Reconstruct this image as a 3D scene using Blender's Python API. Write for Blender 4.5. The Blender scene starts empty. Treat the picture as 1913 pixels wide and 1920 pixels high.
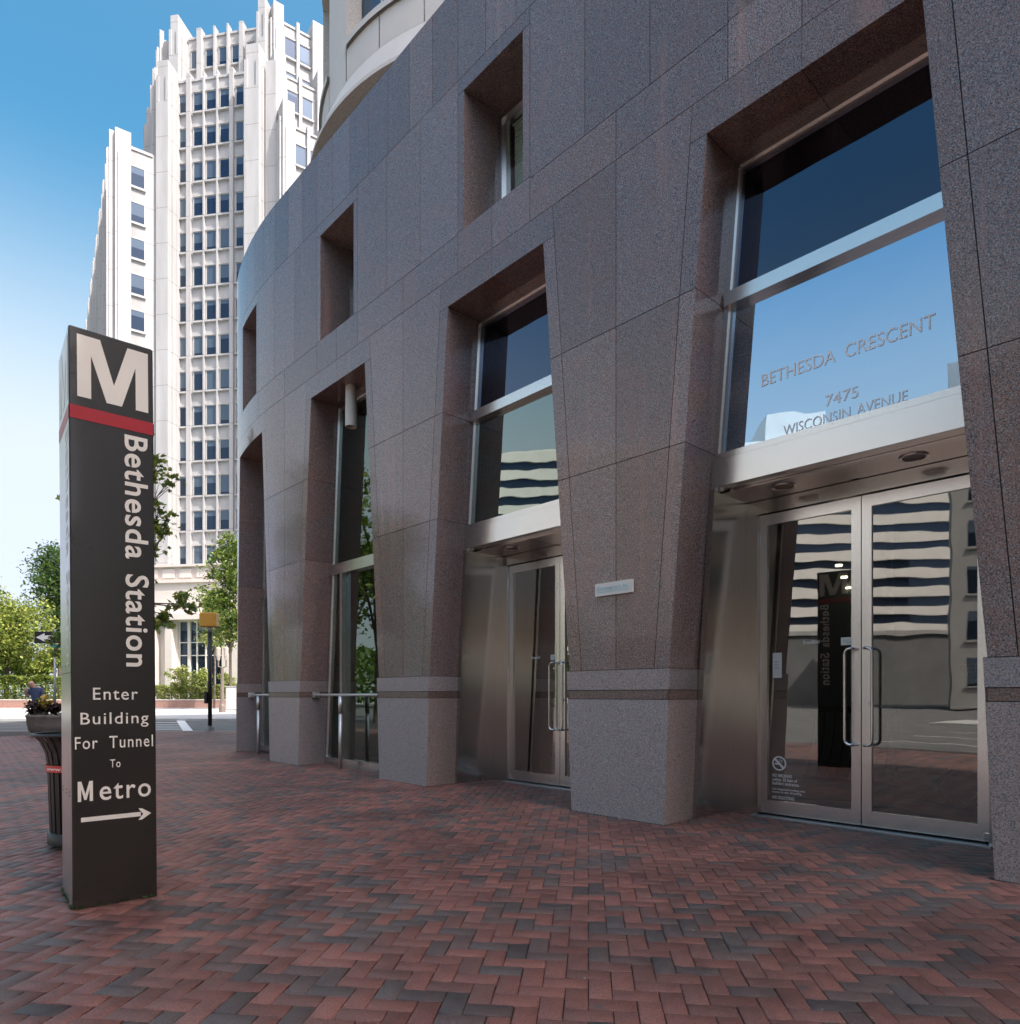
import bpy, math, random
import numpy as np
from mathutils import Vector, Matrix
SC = bpy.context.scene
COL = SC.collection
R = math.radians
H = 1.15                      # eye height
F, CU, CV = 1290.0, 956.5, 1303.0

# ------------------------------------------------------------------ camera
cam = bpy.data.cameras.new('camera')
cam_ob = bpy.data.objects.new('camera', cam); COL.objects.link(cam_ob)
cam_ob.location = (0, 0, H); cam_ob.rotation_euler = (R(90), 0, 0)
cam.sensor_fit = 'AUTO'; cam.sensor_width = 36; cam.lens = 36 * F / 1920
cam.shift_y = (CV - 960) / 1920; cam.clip_start = .05; cam.clip_end = 4000
SC.camera = cam_ob
# ------------------------------------------------------------------ light
SUN_AZ, SUN_EL = math.atan2(.82, -.57), R(54)
S = Vector((math.sin(SUN_AZ) * math.cos(SUN_EL), math.cos(SUN_AZ) * math.cos(SUN_EL), math.sin(SUN_EL)))
w = bpy.data.worlds.new('World'); SC.world = w; w.use_nodes = True
nt = w.node_tree; sk = nt.nodes.new('ShaderNodeTexSky'); sk.sky_type = 'NISHITA'; sk.sun_disc = False
sk.sun_elevation = SUN_EL; sk.sun_rotation = SUN_AZ; sk.air_density = .7; sk.dust_density = 4.6; sk.ozone_density = 1.2
hs = nt.nodes.new('ShaderNodeHueSaturation'); hs.inputs['Hue'].default_value = .470; hs.inputs['Saturation'].default_value = 1.42
nt.links.new(sk.outputs[0], hs.inputs['Color']); 
tcw = nt.nodes.new('ShaderNodeTexCoord'); sxy = nt.nodes.new('ShaderNodeSeparateXYZ'); nt.links.new(tcw.outputs['Generated'], sxy.inputs[0])
hr = nt.nodes.new('ShaderNodeValToRGB'); nt.links.new(sxy.outputs[2], hr.inputs[0]); hr.color_ramp.interpolation = 'EASE'      # summer haze whitening the lower sky
hr.color_ramp.elements[0].position = .26; hr.color_ramp.elements[0].color = (.92, .92, .92, 1); hr.color_ramp.elements[1].position = .60; hr.color_ramp.elements[1].color = (0, 0, 0, 1)
hm = nt.nodes.new('ShaderNodeMix'); hm.data_type = 'RGBA'; hm.blend_type = 'LIGHTEN'; nt.links.new(hr.outputs[0], hm.inputs[0]); nt.links.new(hs.outputs[0], hm.inputs[6]); hm.inputs[7].default_value = (2.55, 2.76, 2.92, 1)
nt.links.new(hm.outputs[2], nt.nodes['Background'].inputs[0]); nt.nodes['Background'].inputs[1].default_value = .122
sun = bpy.data.lights.new('sun', 'SUN'); sun.energy = 2.4; sun.angle = R(.5); sun.color = (1, .965, .91)
sun_ob = bpy.data.objects.new('sun', sun); COL.objects.link(sun_ob); sun_ob.location = (30, -20, 60)
sun_ob.rotation_euler = S.to_track_quat('Z', 'Y').to_euler()
SC.view_settings.view_transform = 'Standard'; SC.view_settings.look = 'None'
SC.view_settings.exposure = 1.56; SC.view_settings.gamma = 1
SC.cycles.max_bounces = 8; SC.cycles.transparent_max_bounces = 24; SC.cycles.caustics_reflective = False; SC.cycles.caustics_refractive = False
SC.cycles.sample_clamp_indirect = 6

# ------------------------------------------------------------------ materials
def new_mat(name):
    m = bpy.data.materials.new(name); m.use_nodes = True
    t = m.node_tree; return m, t, t.nodes['Principled BSDF']
def N(t, kind, **kw):
    n = t.nodes.new('ShaderNode' + kind)
    for k, v in kw.items():
        if k.startswith('i_'): n.inputs[int(k[2:])].default_value = v
        else: setattr(n, k, v)
    return n
def ramp(t, src, stops):
    r = N(t, 'ValToRGB'); t.links.new(src, r.inputs[0]); e = r.color_ramp.elements
    while len(e) < len(stops): e.new(.5)
    for el, (p, c) in zip(e, stops): el.position = p; el.color = (*c, 1)
    return r.outputs[0]
def coord(t, scale=(1, 1, 1), which='Object', rot=(0, 0, 0)):
    c = N(t, 'TexCoord'); m = N(t, 'Mapping'); t.links.new(c.outputs[which], m.inputs[0])
    m.inputs['Scale'].default_value = scale; m.inputs['Rotation'].default_value = rot; return m.outputs[0]
def noise(t, vec, scale, detail=4, rough=.55, dist=0):
    n = N(t, 'TexNoise'); t.links.new(vec, n.inputs['Vector']); n.inputs['Scale'].default_value = scale
    n.inputs['Detail'].default_value = detail; n.inputs['Roughness'].default_value = rough; n.inputs['Distortion'].default_value = dist
    return n.outputs[0]
def mix(t, a, b, fac, mode='MIX'):
    m = N(t, 'Mix', data_type='RGBA', blend_type=mode)
    for sock, v in ((m.inputs[0], fac), (m.inputs[6], a), (m.inputs[7], b)):
        if hasattr(v, 'links'): t.links.new(v, sock)
        else: sock.default_value = v if not isinstance(v, tuple) else (*v[:3], 1)
    return m.outputs[2]
def bump(t, bsdf, h, dist=.01, strength=1):
    b = N(t, 'Bump'); b.inputs['Distance'].default_value = dist; b.inputs['Strength'].default_value = strength
    t.links.new(h, b.inputs['Height']); t.links.new(b.outputs[0], bsdf.inputs['Normal'])
def plain(name, c, rough=.5, metal=0, var=.12, scale=3, spec=.5, bmp=0, bscale=60):
    m, t, b = new_mat(name); v = coord(t)
    n = noise(t, v, scale, 5)
    lo = tuple(x * (1 - var) for x in c); hi = tuple(min(1, x * (1 + var)) for x in c)
    t.links.new(ramp(t, n, [(.3, lo), (.7, hi)]), b.inputs['Base Color'])
    b.inputs['Roughness'].default_value = rough; b.inputs['Metallic'].default_value = metal
    b.inputs['Specular IOR Level'].default_value = spec
    if bmp: bump(t, b, noise(t, v, bscale, 4), bmp)
    return m
def granite(name, dark, mid, light, red, rough, patch=.35, streak=True):
    m, t, b = new_mat(name); v = coord(t)
    fine = noise(t, v, 105, 2.5, .85)
    col = ramp(t, fine, [(.36, dark), (.48, mid), (.55, tuple((x + y) / 2 for x, y in zip(mid, light))), (.64, light)])
    vor = N(t, 'TexVoronoi'); t.links.new(v, vor.inputs['Vector']); vor.inputs['Scale'].default_value = 150
    sep = N(t, 'SeparateColor'); t.links.new(vor.outputs['Color'], sep.inputs[0])
    spk = ramp(t, sep.outputs[0], [(.80, (0, 0, 0)), (.84, (1, 1, 1))])
    col = mix(t, col, red, spk)
    big = noise(t, coord(t, (1, 1, .7)), 2.4, 8, .78, .9)
    pm = ramp(t, big, [(.50, (0, 0, 0)), (.72, (patch, patch, patch))])
    redlight = mix(t, col, red, .75)
    col = mix(t, col, redlight, pm)
    if streak:
        st = noise(t, coord(t, (1, 1, .06)), 3.1, 4, .6)
        sm = ramp(t, st, [(.62, (0, 0, 0)), (.74, (.42, .42, .42))])
        col = mix(t, col, tuple(min(1, x * 1.7) for x in red), sm)
    at = N(t, 'Attribute', attribute_name='tone')
    mul = N(t, 'Mix', data_type='RGBA', blend_type='MULTIPLY'); mul.inputs[0].default_value = 1
    t.links.new(col, mul.inputs[6]); t.links.new(at.outputs['Color'], mul.inputs[7])
    t.links.new(mul.outputs[2], b.inputs['Base Color'])
    b.inputs['Roughness'].default_value = rough; b.inputs['Specular IOR Level'].default_value = .62
    if rough < .3: bump(t, b, noise(t, v, .9, 2), .004, .6)
    else: bump(t, b, fine, .003)
    return m
def glass(name, tint, base, slope, wav=.0, gcol=(1, 1, 1), see=True):
    m = bpy.data.materials.new(name); m.use_nodes = True; t = m.node_tree; t.nodes.clear()
    out = N(t, 'OutputMaterial'); mx = N(t, 'MixShader'); gl = N(t, 'BsdfGlossy'); gl.inputs['Roughness'].default_value = .012
    gl.inputs['Color'].default_value = (*gcol, 1)
    if see: tr = N(t, 'BsdfTransparent')
    else: tr = N(t, 'BsdfDiffuse')
    tr.inputs[0].default_value = (*tint, 1)
    lw = N(t, 'LayerWeight'); lw.inputs[0].default_value = .5
    ma = N(t, 'Math', operation='MULTIPLY_ADD', use_clamp=True); t.links.new(lw.outputs['Facing'], ma.inputs[0])
    ma.inputs[1].default_value = slope; ma.inputs[2].default_value = base
    t.links.new(ma.outputs[0], mx.inputs[0]); t.links.new(tr.outputs[0], mx.inputs[1]); t.links.new(gl.outputs[0], mx.inputs[2])
    if wav:
        v = coord(t, (1, 1, 1.6)); b = N(t, 'Bump'); b.inputs['Distance'].default_value = wav
        t.links.new(noise(t, v, 2.2, 1), b.inputs['Height']); t.links.new(b.outputs[0], gl.inputs['Normal'])
    t.links.new(mx.outputs[0], out.inputs[0]); return m
def leaf_mat(name, a, b_, trans=.35):
    m = bpy.data.materials.new(name); m.use_nodes = True; t = m.node_tree; b = t.nodes['Principled BSDF']
    at = N(t, 'Attribute', attribute_name='tone')
    col = mix(t, a, b_, at.outputs['Fac'])
    t.links.new(col, b.inputs['Base Color']); b.inputs['Roughness'].default_value = .5; b.inputs['Specular IOR Level'].default_value = .35
    tl = N(t, 'BsdfTranslucent'); t.links.new(mix(t, col, (.30, .38, .05), .4), tl.inputs[0])
    mx = N(t, 'MixShader'); mx.inputs[0].default_value = trans
    t.links.new(b.outputs[0], mx.inputs[1]); t.links.new(tl.outputs[0], mx.inputs[2])
    t.links.new(mx.outputs[0], t.nodes['Material Output'].inputs[0]); return m
def steel(name, c, rough, aniso_scale=(.6, .6, 60)):
    m, t, b = new_mat(name); v = coord(t, aniso_scale)
    n = noise(t, v, 4, 4)
    t.links.new(ramp(t, n, [(.3, tuple(x * .96 for x in c)), (.7, c)]), b.inputs['Base Color'])
    big = noise(t, coord(t), 1.3, 3)
    rr = N(t, 'MapRange'); t.links.new(big, rr.inputs[0]); rr.inputs[3].default_value = rough - .02; rr.inputs[4].default_value = rough + .03
    t.links.new(rr.outputs[0], b.inputs['Roughness']); b.inputs['Metallic'].default_value = 1
    return m
def brick_mat():
    m, t, b = new_mat('paving_brick'); v = coord(t)
    at = N(t, 'Attribute', attribute_name='tone')
    n1 = noise(t, v, 120, 4, .75); n2 = noise(t, v, 1.1, 4, .6)
    c = mix(t, at.outputs['Color'], ramp(t, n1, [(.3, (.42, .42, .42)), (.7, (1.55, 1.5, 1.5))]), 1.0, 'MULTIPLY')
    c = mix(t, c, ramp(t, n2, [(.35, (.78, .78, .80)), (.65, (1.12, 1.1, 1.08))]), 1.0, 'MULTIPLY')
    b.inputs['Specular IOR Level'].default_value = .5
    st = noise(t, v, .55, 6, .7, .8); c = mix(t, c, ramp(t, st, [(.36, (.62, .60, .60)), (.5, (1, 1, 1)), (.66, (1.16, 1.14, 1.12))]), 1.0, 'MULTIPLY')
    vo = N(t, 'TexVoronoi'); t.links.new(v, vo.inputs['Vector']); vo.inputs['Scale'].default_value = 2.3; vo.inputs['Randomness'].default_value = 1
    c = mix(t, c, (.085, .075, .07), ramp(t, vo.outputs['Distance'], [(.045, (.75, .75, .75)), (.06, (0, 0, 0))]))
    vo2 = N(t, 'TexVoronoi'); t.links.new(v, vo2.inputs['Vector']); vo2.inputs['Scale'].default_value = 7.0
    c = mix(t, c, (.42, .38, .34), ramp(t, vo2.outputs['Distance'], [(.026, (.8, .8, .8)), (.04, (0, 0, 0))]))
    t.links.new(c, b.inputs['Base Color'])
    rr = N(t, 'MapRange'); t.links.new(n2, rr.inputs[0]); rr.inputs[3].default_value = .42; rr.inputs[4].default_value = .62
    t.links.new(rr.outputs[0], b.inputs['Roughness']); bump(t, b, n1, .0022); return m
def concrete_tower():
    m, t, b = new_mat('white_precast'); v = coord(t)
    n = noise(t, coord(t, (1, 1, .15)), .9, 5, .6)
    c = ramp(t, n, [(.3, (.37, .366, .36)), (.6, (.45, .446, .44))])
    fl = noise(t, coord(t, (2.2, 2.2, .1)), 1.4, 5, .65)
    c = mix(t, c, (.30, .285, .265), ramp(t, fl, [(.62, (0, 0, 0)), (.8, (.6, .6, .6))]))
    # precast joints every half storey
    z = N(t, 'SeparateXYZ'); t.links.new(coord(t), z.inputs[0])
    mo = N(t, 'Math', operation='MODULO'); t.links.new(z.outputs[2], mo.inputs[0]); mo.inputs[1].default_value = 3.875
    lt = N(t, 'Math', operation='LESS_THAN'); t.links.new(mo.outputs[0], lt.inputs[0]); lt.inputs[1].default_value = .07
    c = mix(t, c, (.26, .25, .235), lt.outputs[0])
    t.links.new(c, b.inputs['Base Color']); b.inputs['Roughness'].default_value = .75; return m

M = {}
M['granite'] = granite('polished_granite', (.022, .019, .020), (.142, .117, .115), (.42, .362, .345), (.29, .155, .12), .10, .7)
M['granite_base'] = granite('honed_granite', (.085, .076, .075), (.22, .20, .197), (.43, .40, .39), (.40, .29, .25), .45, .15, False)
M['granite_band'] = granite('polished_band', (.04, .03, .028), (.12, .092, .082), (.25, .20, .18), (.26, .15, .12), .2, .3, False)
M['joint'] = plain('joint_sealant', (.035, .033, .034), .8)
M['steel'] = steel('brushed_steel', (.56, .545, .51), .17, (40, 40, .4))
M['steel_bright'] = steel('satin_steel', (.74, .735, .71), .24, (60, 60, .6))
M['steel_rail'] = steel('rail_steel', (.70, .69, .66), .46)
M['chrome'] = plain('polished_steel', (.7, .7, .7), .15, 1, .04)
M['glass_dark'] = glass('dark_tinted_glass', (.04, .05, .07), .06, .34, .0008, (.62, .72, .95))
M['glass_clear'] = glass('coated_glass', (.34, .36, .36), .60, .40, .0006, (.55, .77, .98))
M['glass_mid'] = glass('half_coated_glass', (.40, .46, .43), .17, .42, .0006, (.78, .92, .86))
M['glass_door'] = glass('door_glass', (.42, .45, .42), .22, .5, .0005, (.95, .95, .9))
M['glass_upper'] = glass('upper_window_glass', (.80, .90, .84), .06, .3)
M['glass_green'] = glass('green_glass', (.35, .43, .39), .05, .3, .0005, (.85, 1, .92))
def tower_window():
    m = glass('tower_glass', (.014, .02, .034), .035, .15, .002, (.5, .7, 1), False); t = m.node_tree; d = [n for n in t.nodes if n.type == 'BSDF_DIFFUSE'][0]
    oi = N(t, 'ObjectInfo'); v = coord(t, (1, 1, 1), 'Generated'); x = N(t, 'SeparateXYZ'); t.links.new(v, x.inputs[0])
    a = N(t, 'Math', operation='GREATER_THAN'); t.links.new(x.outputs[2], a.inputs[0]); t.links.new(oi.outputs['Random'], a.inputs[1])
    t.links.new(mix(t, (.012, .018, .03), (.075, .10, .125), a.outputs[0]), d.inputs[0]); return m
M['window_blue'] = tower_window()
M['window_plain'] = glass('tower_glass', (.014, .02, .034), .10, .42, .002, (.6, .78, 1), False)
M['white_text'] = plain('white_vinyl', (.86, .86, .83), .4, 0, .03)
M['grey_letter'] = plain('satin_letter_metal', (.9, .91, .92), .4, 0, .03)
M['pylon'] = plain('pylon_brown_enamel', (.019, .0165, .013), .26, 0, .25, 1.2, .5)
pb = M['pylon'].node_tree.nodes['Principled BSDF']; pb.inputs['Coat Weight'].default_value = .3; pb.inputs['Coat Roughness'].default_value = .06
M['pylon_glare'] = steel('side_glare_metal', (.60, .60, .58), .28, (60, 60, .5))  # pale metal stands in for the grazing reflection on the brown side face
M['pylon_white'] = plain('pylon_cream_vinyl', (.84, .83, .74), .35, 0, .04)
M['red'] = plain('red_vinyl', (.40, .012, .025), .35, 0, .06)
M['sticker'] = plain('orange_red_sticker', (.62, .07, .05), .4, 0, .05)
M['bin'] = plain('black_powder_coat', (.020, .022, .021), .42, 0, .2, 4, .45)
M['black'] = plain('black_paint', (.015, .016, .018), .4)
M['liner'] = plain('bin_liner', (.02, .02, .022), .5)
M['grey_metal'] = plain('galvanised_steel', (.38, .39, .4), .45, .8)
M['yellow'] = plain('traffic_yellow', (.74, .37, .045), .45, 0, .05)
M['concrete'] = plain('planter_concrete', (.13, .115, .10), .8, 0, .2, 6, .3, .004)
M['white_conc'] = plain('white_concrete', (.68, .65, .60), .7, 0, .06, 1.2)
M['aggregate'] = plain('exposed_aggregate', (.60, .575, .51), .85, 0, .35, 75)
M['limestone'] = plain('pink_limestone', (.62, .56, .51), .7, 0, .06, .7)
M['tower'] = concrete_tower()
M['asphalt'] = plain('asphalt', (.13, .128, .122), .85, 0, .25, 1.2, .3)
M['sidewalk'] = plain('sidewalk_concrete', (.46, .45, .43), .8, 0, .1, .8)
M['kerb'] = plain('kerb_granite', (.36, .35, .34), .7)
M['paint'] = plain('road_paint', (.72, .72, .70), .6)
M['brick'] = brick_mat()
M['sand'] = plain('joint_sand', (.048, .041, .037), .95, 0, .3, 40)
M['wall_brick'] = plain('red_wall_brick', (.33, .19, .15), .8, 0, .15, 5)
M['soil'] = plain('soil', (.03, .022, .017), .95)
M['bark'] = plain('bark', (.12, .095, .075), .9, 0, .3, 9, .3, .02, 20)
M['leaf'] = leaf_mat('leaf_green', (.035, .075, .015), (.13, .21, .04))
M['leaf_dark'] = leaf_mat('leaf_dark_green', (.018, .052, .020), (.075, .15, .05))
M['leaf_light'] = leaf_mat('leaf_yellow_green', (.14, .19, .028), (.40, .43, .10))
M['leaf_pale'] = leaf_mat('leaf_pale_green', (.22, .26, .08), (.50, .50, .24))
M['leaf_purple'] = leaf_mat('leaf_purple', (.012, .006, .010), (.05, .014, .02), .15)
M['petal'] = leaf_mat('yellow_leaf', (.35, .22, .02), (.55, .40, .06), .3)
M['lobby_grey'] = plain('lobby_grey_wall', (.20, .215, .205), .7, 0, .04)
M['lobby_brown'] = plain('lobby_brown_wall', (.035, .022, .016), .6, 0, .1)
M['lobby_floor'] = plain('lobby_floor_tile', (.05, .048, .046), .4)
M['dark_wood'] = plain('dark_wood', (.03, .02, .015), .4)
M['blind'] = plain('window_blind', (.60, .64, .56), .6, 0, .04)
M['lamp_tube'] = plain('cream_lamp_tube', (.55, .52, .45), .4, 0, .05)
M['lamp_in'] = plain('lamp_reflector', (.35, .22, .13), .3, .6)
M['skin'] = plain('skin', (.48, .28, .21), .5, 0, .05)
M['navy'] = plain('navy_cloth', (.045, .065, .14), .85, 0, .1)
M['shorts'] = plain('grey_cloth', (.16, .17, .2), .85)
M['shoe'] = plain('shoe', (.03, .03, .03), .6)
M['sign_teal'] = plain('pale_teal_print', (.30, .56, .60), .4, 0, .05)
M['sign_white'] = plain('sign_white', (.70, .70, .64), .4, 0, .04)
M['sign_green'] = plain('street_sign_green', (.05, .32, .25), .4)
M['lantern'] = plain('frosted_lantern', (.46, .40, .34), .4, 0, .05)
M['lamp_bronze'] = plain('lamp_bronze', (.20, .155, .125), .6)
M['office_white'] = plain('office_precast', (.62, .60, .55), .75, 0, .05, .5)
M['office_dark'] = plain('dark_grey_office_stone', (.15, .15, .145), .6, 0, .2, .3)
M['blocker_brown'] = plain('blocker_brown_brick', (.26, .19, .15), .8)
M['office_grey'] = plain('grey_office_concrete', (.34, .33, .31), .8, 0, .1, .4)
M['grass'] = plain('lawn', (.06, .12, .025), .9, 0, .4, 6)
mg, t_, b_ = new_mat('lobby_spot'); b_.inputs['Emission Color'].default_value = (1, .85, .65, 1); b_.inputs['Emission Strength'].default_value = 2.2; M['spot'] = mg

# ------------------------------------------------------------------ builders
class MB:
    def __init__(s): s.v = []; s.f = []; s.m = []; s.t = []
    def add(s, vs, fs, m=0, tone=None):
        o = len(s.v); s.v.extend([tuple(p) for p in vs])
        for i, f in enumerate(fs):
            s.f.append([o + j for j in f]); s.m.append(m); s.t.append(tone)
    def build(s, name, mats, parent=None, smooth=False, tone=False):
        me = bpy.data.meshes.new(name)
        off = Vector((0, 0, 0)); p = parent
        while p is not None: off += p.location; p = p.parent
        me.from_pydata([(x - off.x, y - off.y, z - off.z) for x, y, z in s.v], [], s.f)
        if not isinstance(mats, (list, tuple)): mats = [mats]
        for m in mats: me.materials.append(M[m] if isinstance(m, str) else m)
        me.polygons.foreach_set('material_index', s.m)
        if smooth: me.polygons.foreach_set('use_smooth', [True] * len(s.f))
        if tone or any(x is not None for x in s.t):
            a = me.color_attributes.new('tone', 'FLOAT_COLOR', 'CORNER'); d = []
            for f, x in zip(s.f, s.t):
                x = 1.0 if x is None else x
                c = (x, x, x, 1) if not isinstance(x, tuple) else (*x, 1)
                d.extend(c * len(f))
            a.data.foreach_set('color', d)
        me.update()
        o = bpy.data.objects.new(name, me); COL.objects.link(o); o.parent = parent
        return o
def tag(o, label, cat, group=None, kind=None):
    if label: o['label'] = label
    if cat: o['category'] = cat
    if group: o['group'] = group
    if kind: o['kind'] = kind
    return o
def thing(name, label, cat, loc=(0, 0, 0), group=None):
    o = bpy.data.objects.new(name, None); COL.objects.link(o); o.location = loc; o.empty_display_size = .2
    return tag(o, label, cat, group)
BOXF = [(0, 1, 2, 3), (7, 6, 5, 4), (0, 4, 5, 1), (1, 5, 6, 2), (2, 6, 7, 3), (3, 7, 4, 0)]
def obox(mb, O, a, n, x0, x1, d0, d1, z0, z1, m=0, tone=None):
    """oriented box: x along a, d along n (outward), z up"""
    P = lambda x, d, z: (O[0] + a[0] * x + n[0] * d, O[1] + a[1] * x + n[1] * d, z)
    mb.add([P(x0, d0, z0), P(x0, d1, z0), P(x1, d1, z0), P(x1, d0, z0), P(x0, d0, z1), P(x0, d1, z1), P(x1, d1, z1), P(x1, d0, z1)], BOXF, m, tone)
def box(mb, x0, x1, y0, y1, z0, z1, m=0, tone=None): obox(mb, (0, 0), (1, 0), (0, 1), x0, x1, y0, y1, z0, z1, m, tone)
def hexa(mb, f, u0, u1, v0, v1, w0, w1, m=0):
    """box in a mapped (u, v, w) frame"""
    mb.add([f(u0, v0, w0), f(u1, v0, w0), f(u1, v0, w1), f(u0, v0, w1), f(u0, v1, w0), f(u1, v1, w0), f(u1, v1, w1), f(u0, v1, w1)], BOXF, m)
def tube(mb, pts, r, m=0, seg=10, cap=True):
    pts = [Vector(p) for p in pts]; rs = r if isinstance(r, (list, tuple)) else [r] * len(pts); vs = []; fs = []
    up = Vector((0, 0, 1)); prev = None
    for i, p in enumerate(pts):
        d = (pts[min(i + 1, len(pts) - 1)] - pts[max(i - 1, 0)]).normalized()
        if prev is None:
            x = d.cross(up if abs(d.z) < .9 else Vector((1, 0, 0))).normalized()
        else: x = (prev - d * prev.dot(d)).normalized()
        y = d.cross(x); prev = x
        for k in range(seg):
            an = 2 * math.pi * k / seg; vs.append(p + (x * math.cos(an) + y * math.sin(an)) * rs[i])
    for i in range(len(pts) - 1):
        for k in range(seg):
            a, b = i * seg + k, i * seg + (k + 1) % seg; fs.append((a, b, b + seg, a + seg))
    if cap: fs.append(tuple(range(seg))[::-1]); fs.append(tuple(range((len(pts) - 1) * seg, len(pts) * seg)))
    mb.add(vs, fs, m)
def lathe(mb, prof, c, seg=24, m=0, a0=0, a1=2 * math.pi):
    full = abs(a1 - a0 - 2 * math.pi) < 1e-6; k = seg if full else seg + 1; vs = []; fs = []
    for r, z in prof:
        for i in range(k):
            an = a0 + (a1 - a0) * i / seg; vs.append((c[0] + r * math.cos(an), c[1] + r * math.sin(an), c[2] + z))
    for j in range(len(prof) - 1):
        for i in range(seg):
            i2 = (i + 1) % k; fs.append((j * k + i, j * k + i2, (j + 1) * k + i2, (j + 1) * k + i))
    mb.add(vs, fs, m)
def text_shape(txt, bold=0.0, ext=0.0, space=1.0):
    cu = bpy.data.curves.new('lettering', 'FONT'); cu.body = txt; cu.offset = bold; cu.extrude = ext; cu.space_character = space
    cu.resolution_u = 4; ob = bpy.data.objects.new('lettering', cu); COL.objects.link(ob)
    dg = bpy.context.evaluated_depsgraph_get(); me = bpy.data.meshes.new_from_object(ob.evaluated_get(dg))
    vs = [tuple(v.co) for v in me.vertices]; fs = [tuple(p.vertices) for p in me.polygons]
    bpy.data.objects.remove(ob); bpy.data.curves.remove(cu); bpy.data.meshes.remove(me)
    return vs, fs
def put_text(mb, txt, f, u0, u1, v0, v1, w=0, bold=0.0, ext=0.0, m=0, space=1.0, fit=None, rot=False):
    """fit text to a rectangle of a mapped frame f(u, v, w); fit: characters measured for the height (cap height); rot: reads downwards"""
    vs, fs = text_shape(txt, bold, ext, space)
    rv = text_shape(fit, bold, 0, 1)[0] if fit else vs
    x0, x1 = min(p[0] for p in vs), max(p[0] for p in vs); y0, y1 = min(p[1] for p in rv), max(p[1] for p in rv)
    out = []
    for x, y, z in vs:
        a = (x - x0) / (x1 - x0); b = (y - y0) / (y1 - y0)
        if rot: out.append(f(u0 + (u1 - u0) * b, v1 + (v0 - v1) * a, w - z))
        else: out.append(f(u0 + (u1 - u0) * a, v0 + (v1 - v0) * b, w - z))
    mb.add(out, fs, m)
def gpt(u, v, z=0):
    y = F * (H - z) / (v - CV); return ((u - CU) / F * y, y)
def at(u, v, y): return ((u - CU) / F * y, y, H + (CV - v) / F * y)

# ------------------------------------------------------------------ facade line of the granite building
P0 = Vector((1.649, 5.77)); RR = Vector((.6822, -.7312)); NN = Vector((.7312, .6822)); S1, RC, S2, RC2 = -8.3, 10.0, -10.8, 2.6
PC = P0 + RR * S1 + NN * RC; AM = (S1 - S2) / RC; AMAX = R(100)
def dirs(a): return NN * math.cos(a) + RR * math.sin(a), -RR * math.cos(a) + NN * math.sin(a)
PC2 = PC - dirs(AM)[0] * (RC - RC2)
def frame2(s):
    """facade line: straight, then a gentle bend, then a tight round corner, then straight again"""
    if s >= S1: return P0 + RR * s, NN, RR
    if s >= S2: n, l = dirs((S1 - s) / RC); return PC - n * RC, n, -l
    a = AM + (S2 - s) / RC2; n, l = dirs(min(a, AMAX)); p = PC2 - n * RC2
    if a > AMAX: p = p + l * (a - AMAX) * RC2
    return p, n, -l
def W(s, d, z):
    p, n, r = frame2(s); return (p.x + n.x * d, p.y + n.y * d, z)
def inv(x, y):
    p = Vector((x, y)); q = p - P0; s = q.dot(RR)
    if s >= S1: return s, q.dot(NN)
    v = p - PC; a = math.atan2(-v.dot(RR), -v.dot(NN))
    return s, (RC - v.length if a <= AM else RC2 - (p - PC2).length)
def ray_wall(u, v, dd):
    k = Vector(((u - CU) / F, 1)); tt = (dd + P0.dot(NN)) / k.dot(NN); p = k * tt
    return (p - P0).dot(RR), H + (CV - v) / F * tt
ZL = [0, 1.386, 3.33, 4.61, 5.86, 6.18, 6.64, 8.29, 8.47, 9.62]
def hw(z):
    if z < 1.386: return 1.235 + (1.1735 - 1.235) * z / 1.386
    return 1.1735 + (.805 - 1.1735) * (z - 1.386) / (5.86 - 1.386)
PITCH = 3.523
BAYS = {k: .805 - PITCH * i for i, k in enumerate(['D', 'C', 'B', 'A'])}
BAYS['E'] = .805 + PITCH; BAYS['G'] = .805 + 2 * PITCH; BAYS['X'] = .805 - 4 * PITCH; BAYS['Y'] = .805 - 5 * PITCH
order = ['Y', 'X', 'A', 'B', 'C', 'D', 'E', 'G']
rnd = random.Random(7)
def cell(mb, f, c, nu=1, gap=.0035, dep=.014, m=0, mj=1, tone=None):
    if tone is None: q_, h_ = rnd.uniform(.84, 1.16), rnd.uniform(-1, 1) * .045; tone = (q_ * (1 + h_), q_, q_ * (1 - h_))
    bl, br, tr, tl = c; g = gap
    i = [(bl[0] + g, bl[1] + g), (br[0] - g, br[1] + g), (tr[0] - g, tr[1] - g), (tl[0] + g, tl[1] - g)]
    def row(a, b, w): return [f(a[0] + (b[0] - a[0]) * k / nu, a[1] + (b[1] - a[1]) * k / nu, w) for k in range(nu + 1)]
    lo, hi = row(i[0], i[1], 0), row(i[3], i[2], 0); lo2, hi2 = row(i[0], i[1], dep), row(i[3], i[2], dep); n = nu + 1
    mb.add(lo + hi, [(k, k + 1, n + k + 1, n + k) for k in range(nu)], m, tone)
    mb.add(lo + lo2, [(k, n + k, n + k + 1, k + 1) for k in range(nu)], m, tone)
    mb.add(hi + hi2, [(k, k + 1, n + k + 1, n + k) for k in range(nu)], m, tone)
    mb.add([lo[0], hi[0], lo2[0], hi2[0]], [(0, 1, 3, 2)], m, tone); mb.add([lo[-1], hi[-1], lo2[-1], hi2[-1]], [(0, 2, 3, 1)], m, tone)
    b1, b2 = row(bl, br, dep - .001), row(tl, tr, dep - .001)
    mb.add(b1 + b2, [(k, k + 1, n + k + 1, n + k) for k in range(nu)], mj, 1.0)
fw = lambda s, z, w: W(s, w, z)
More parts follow.
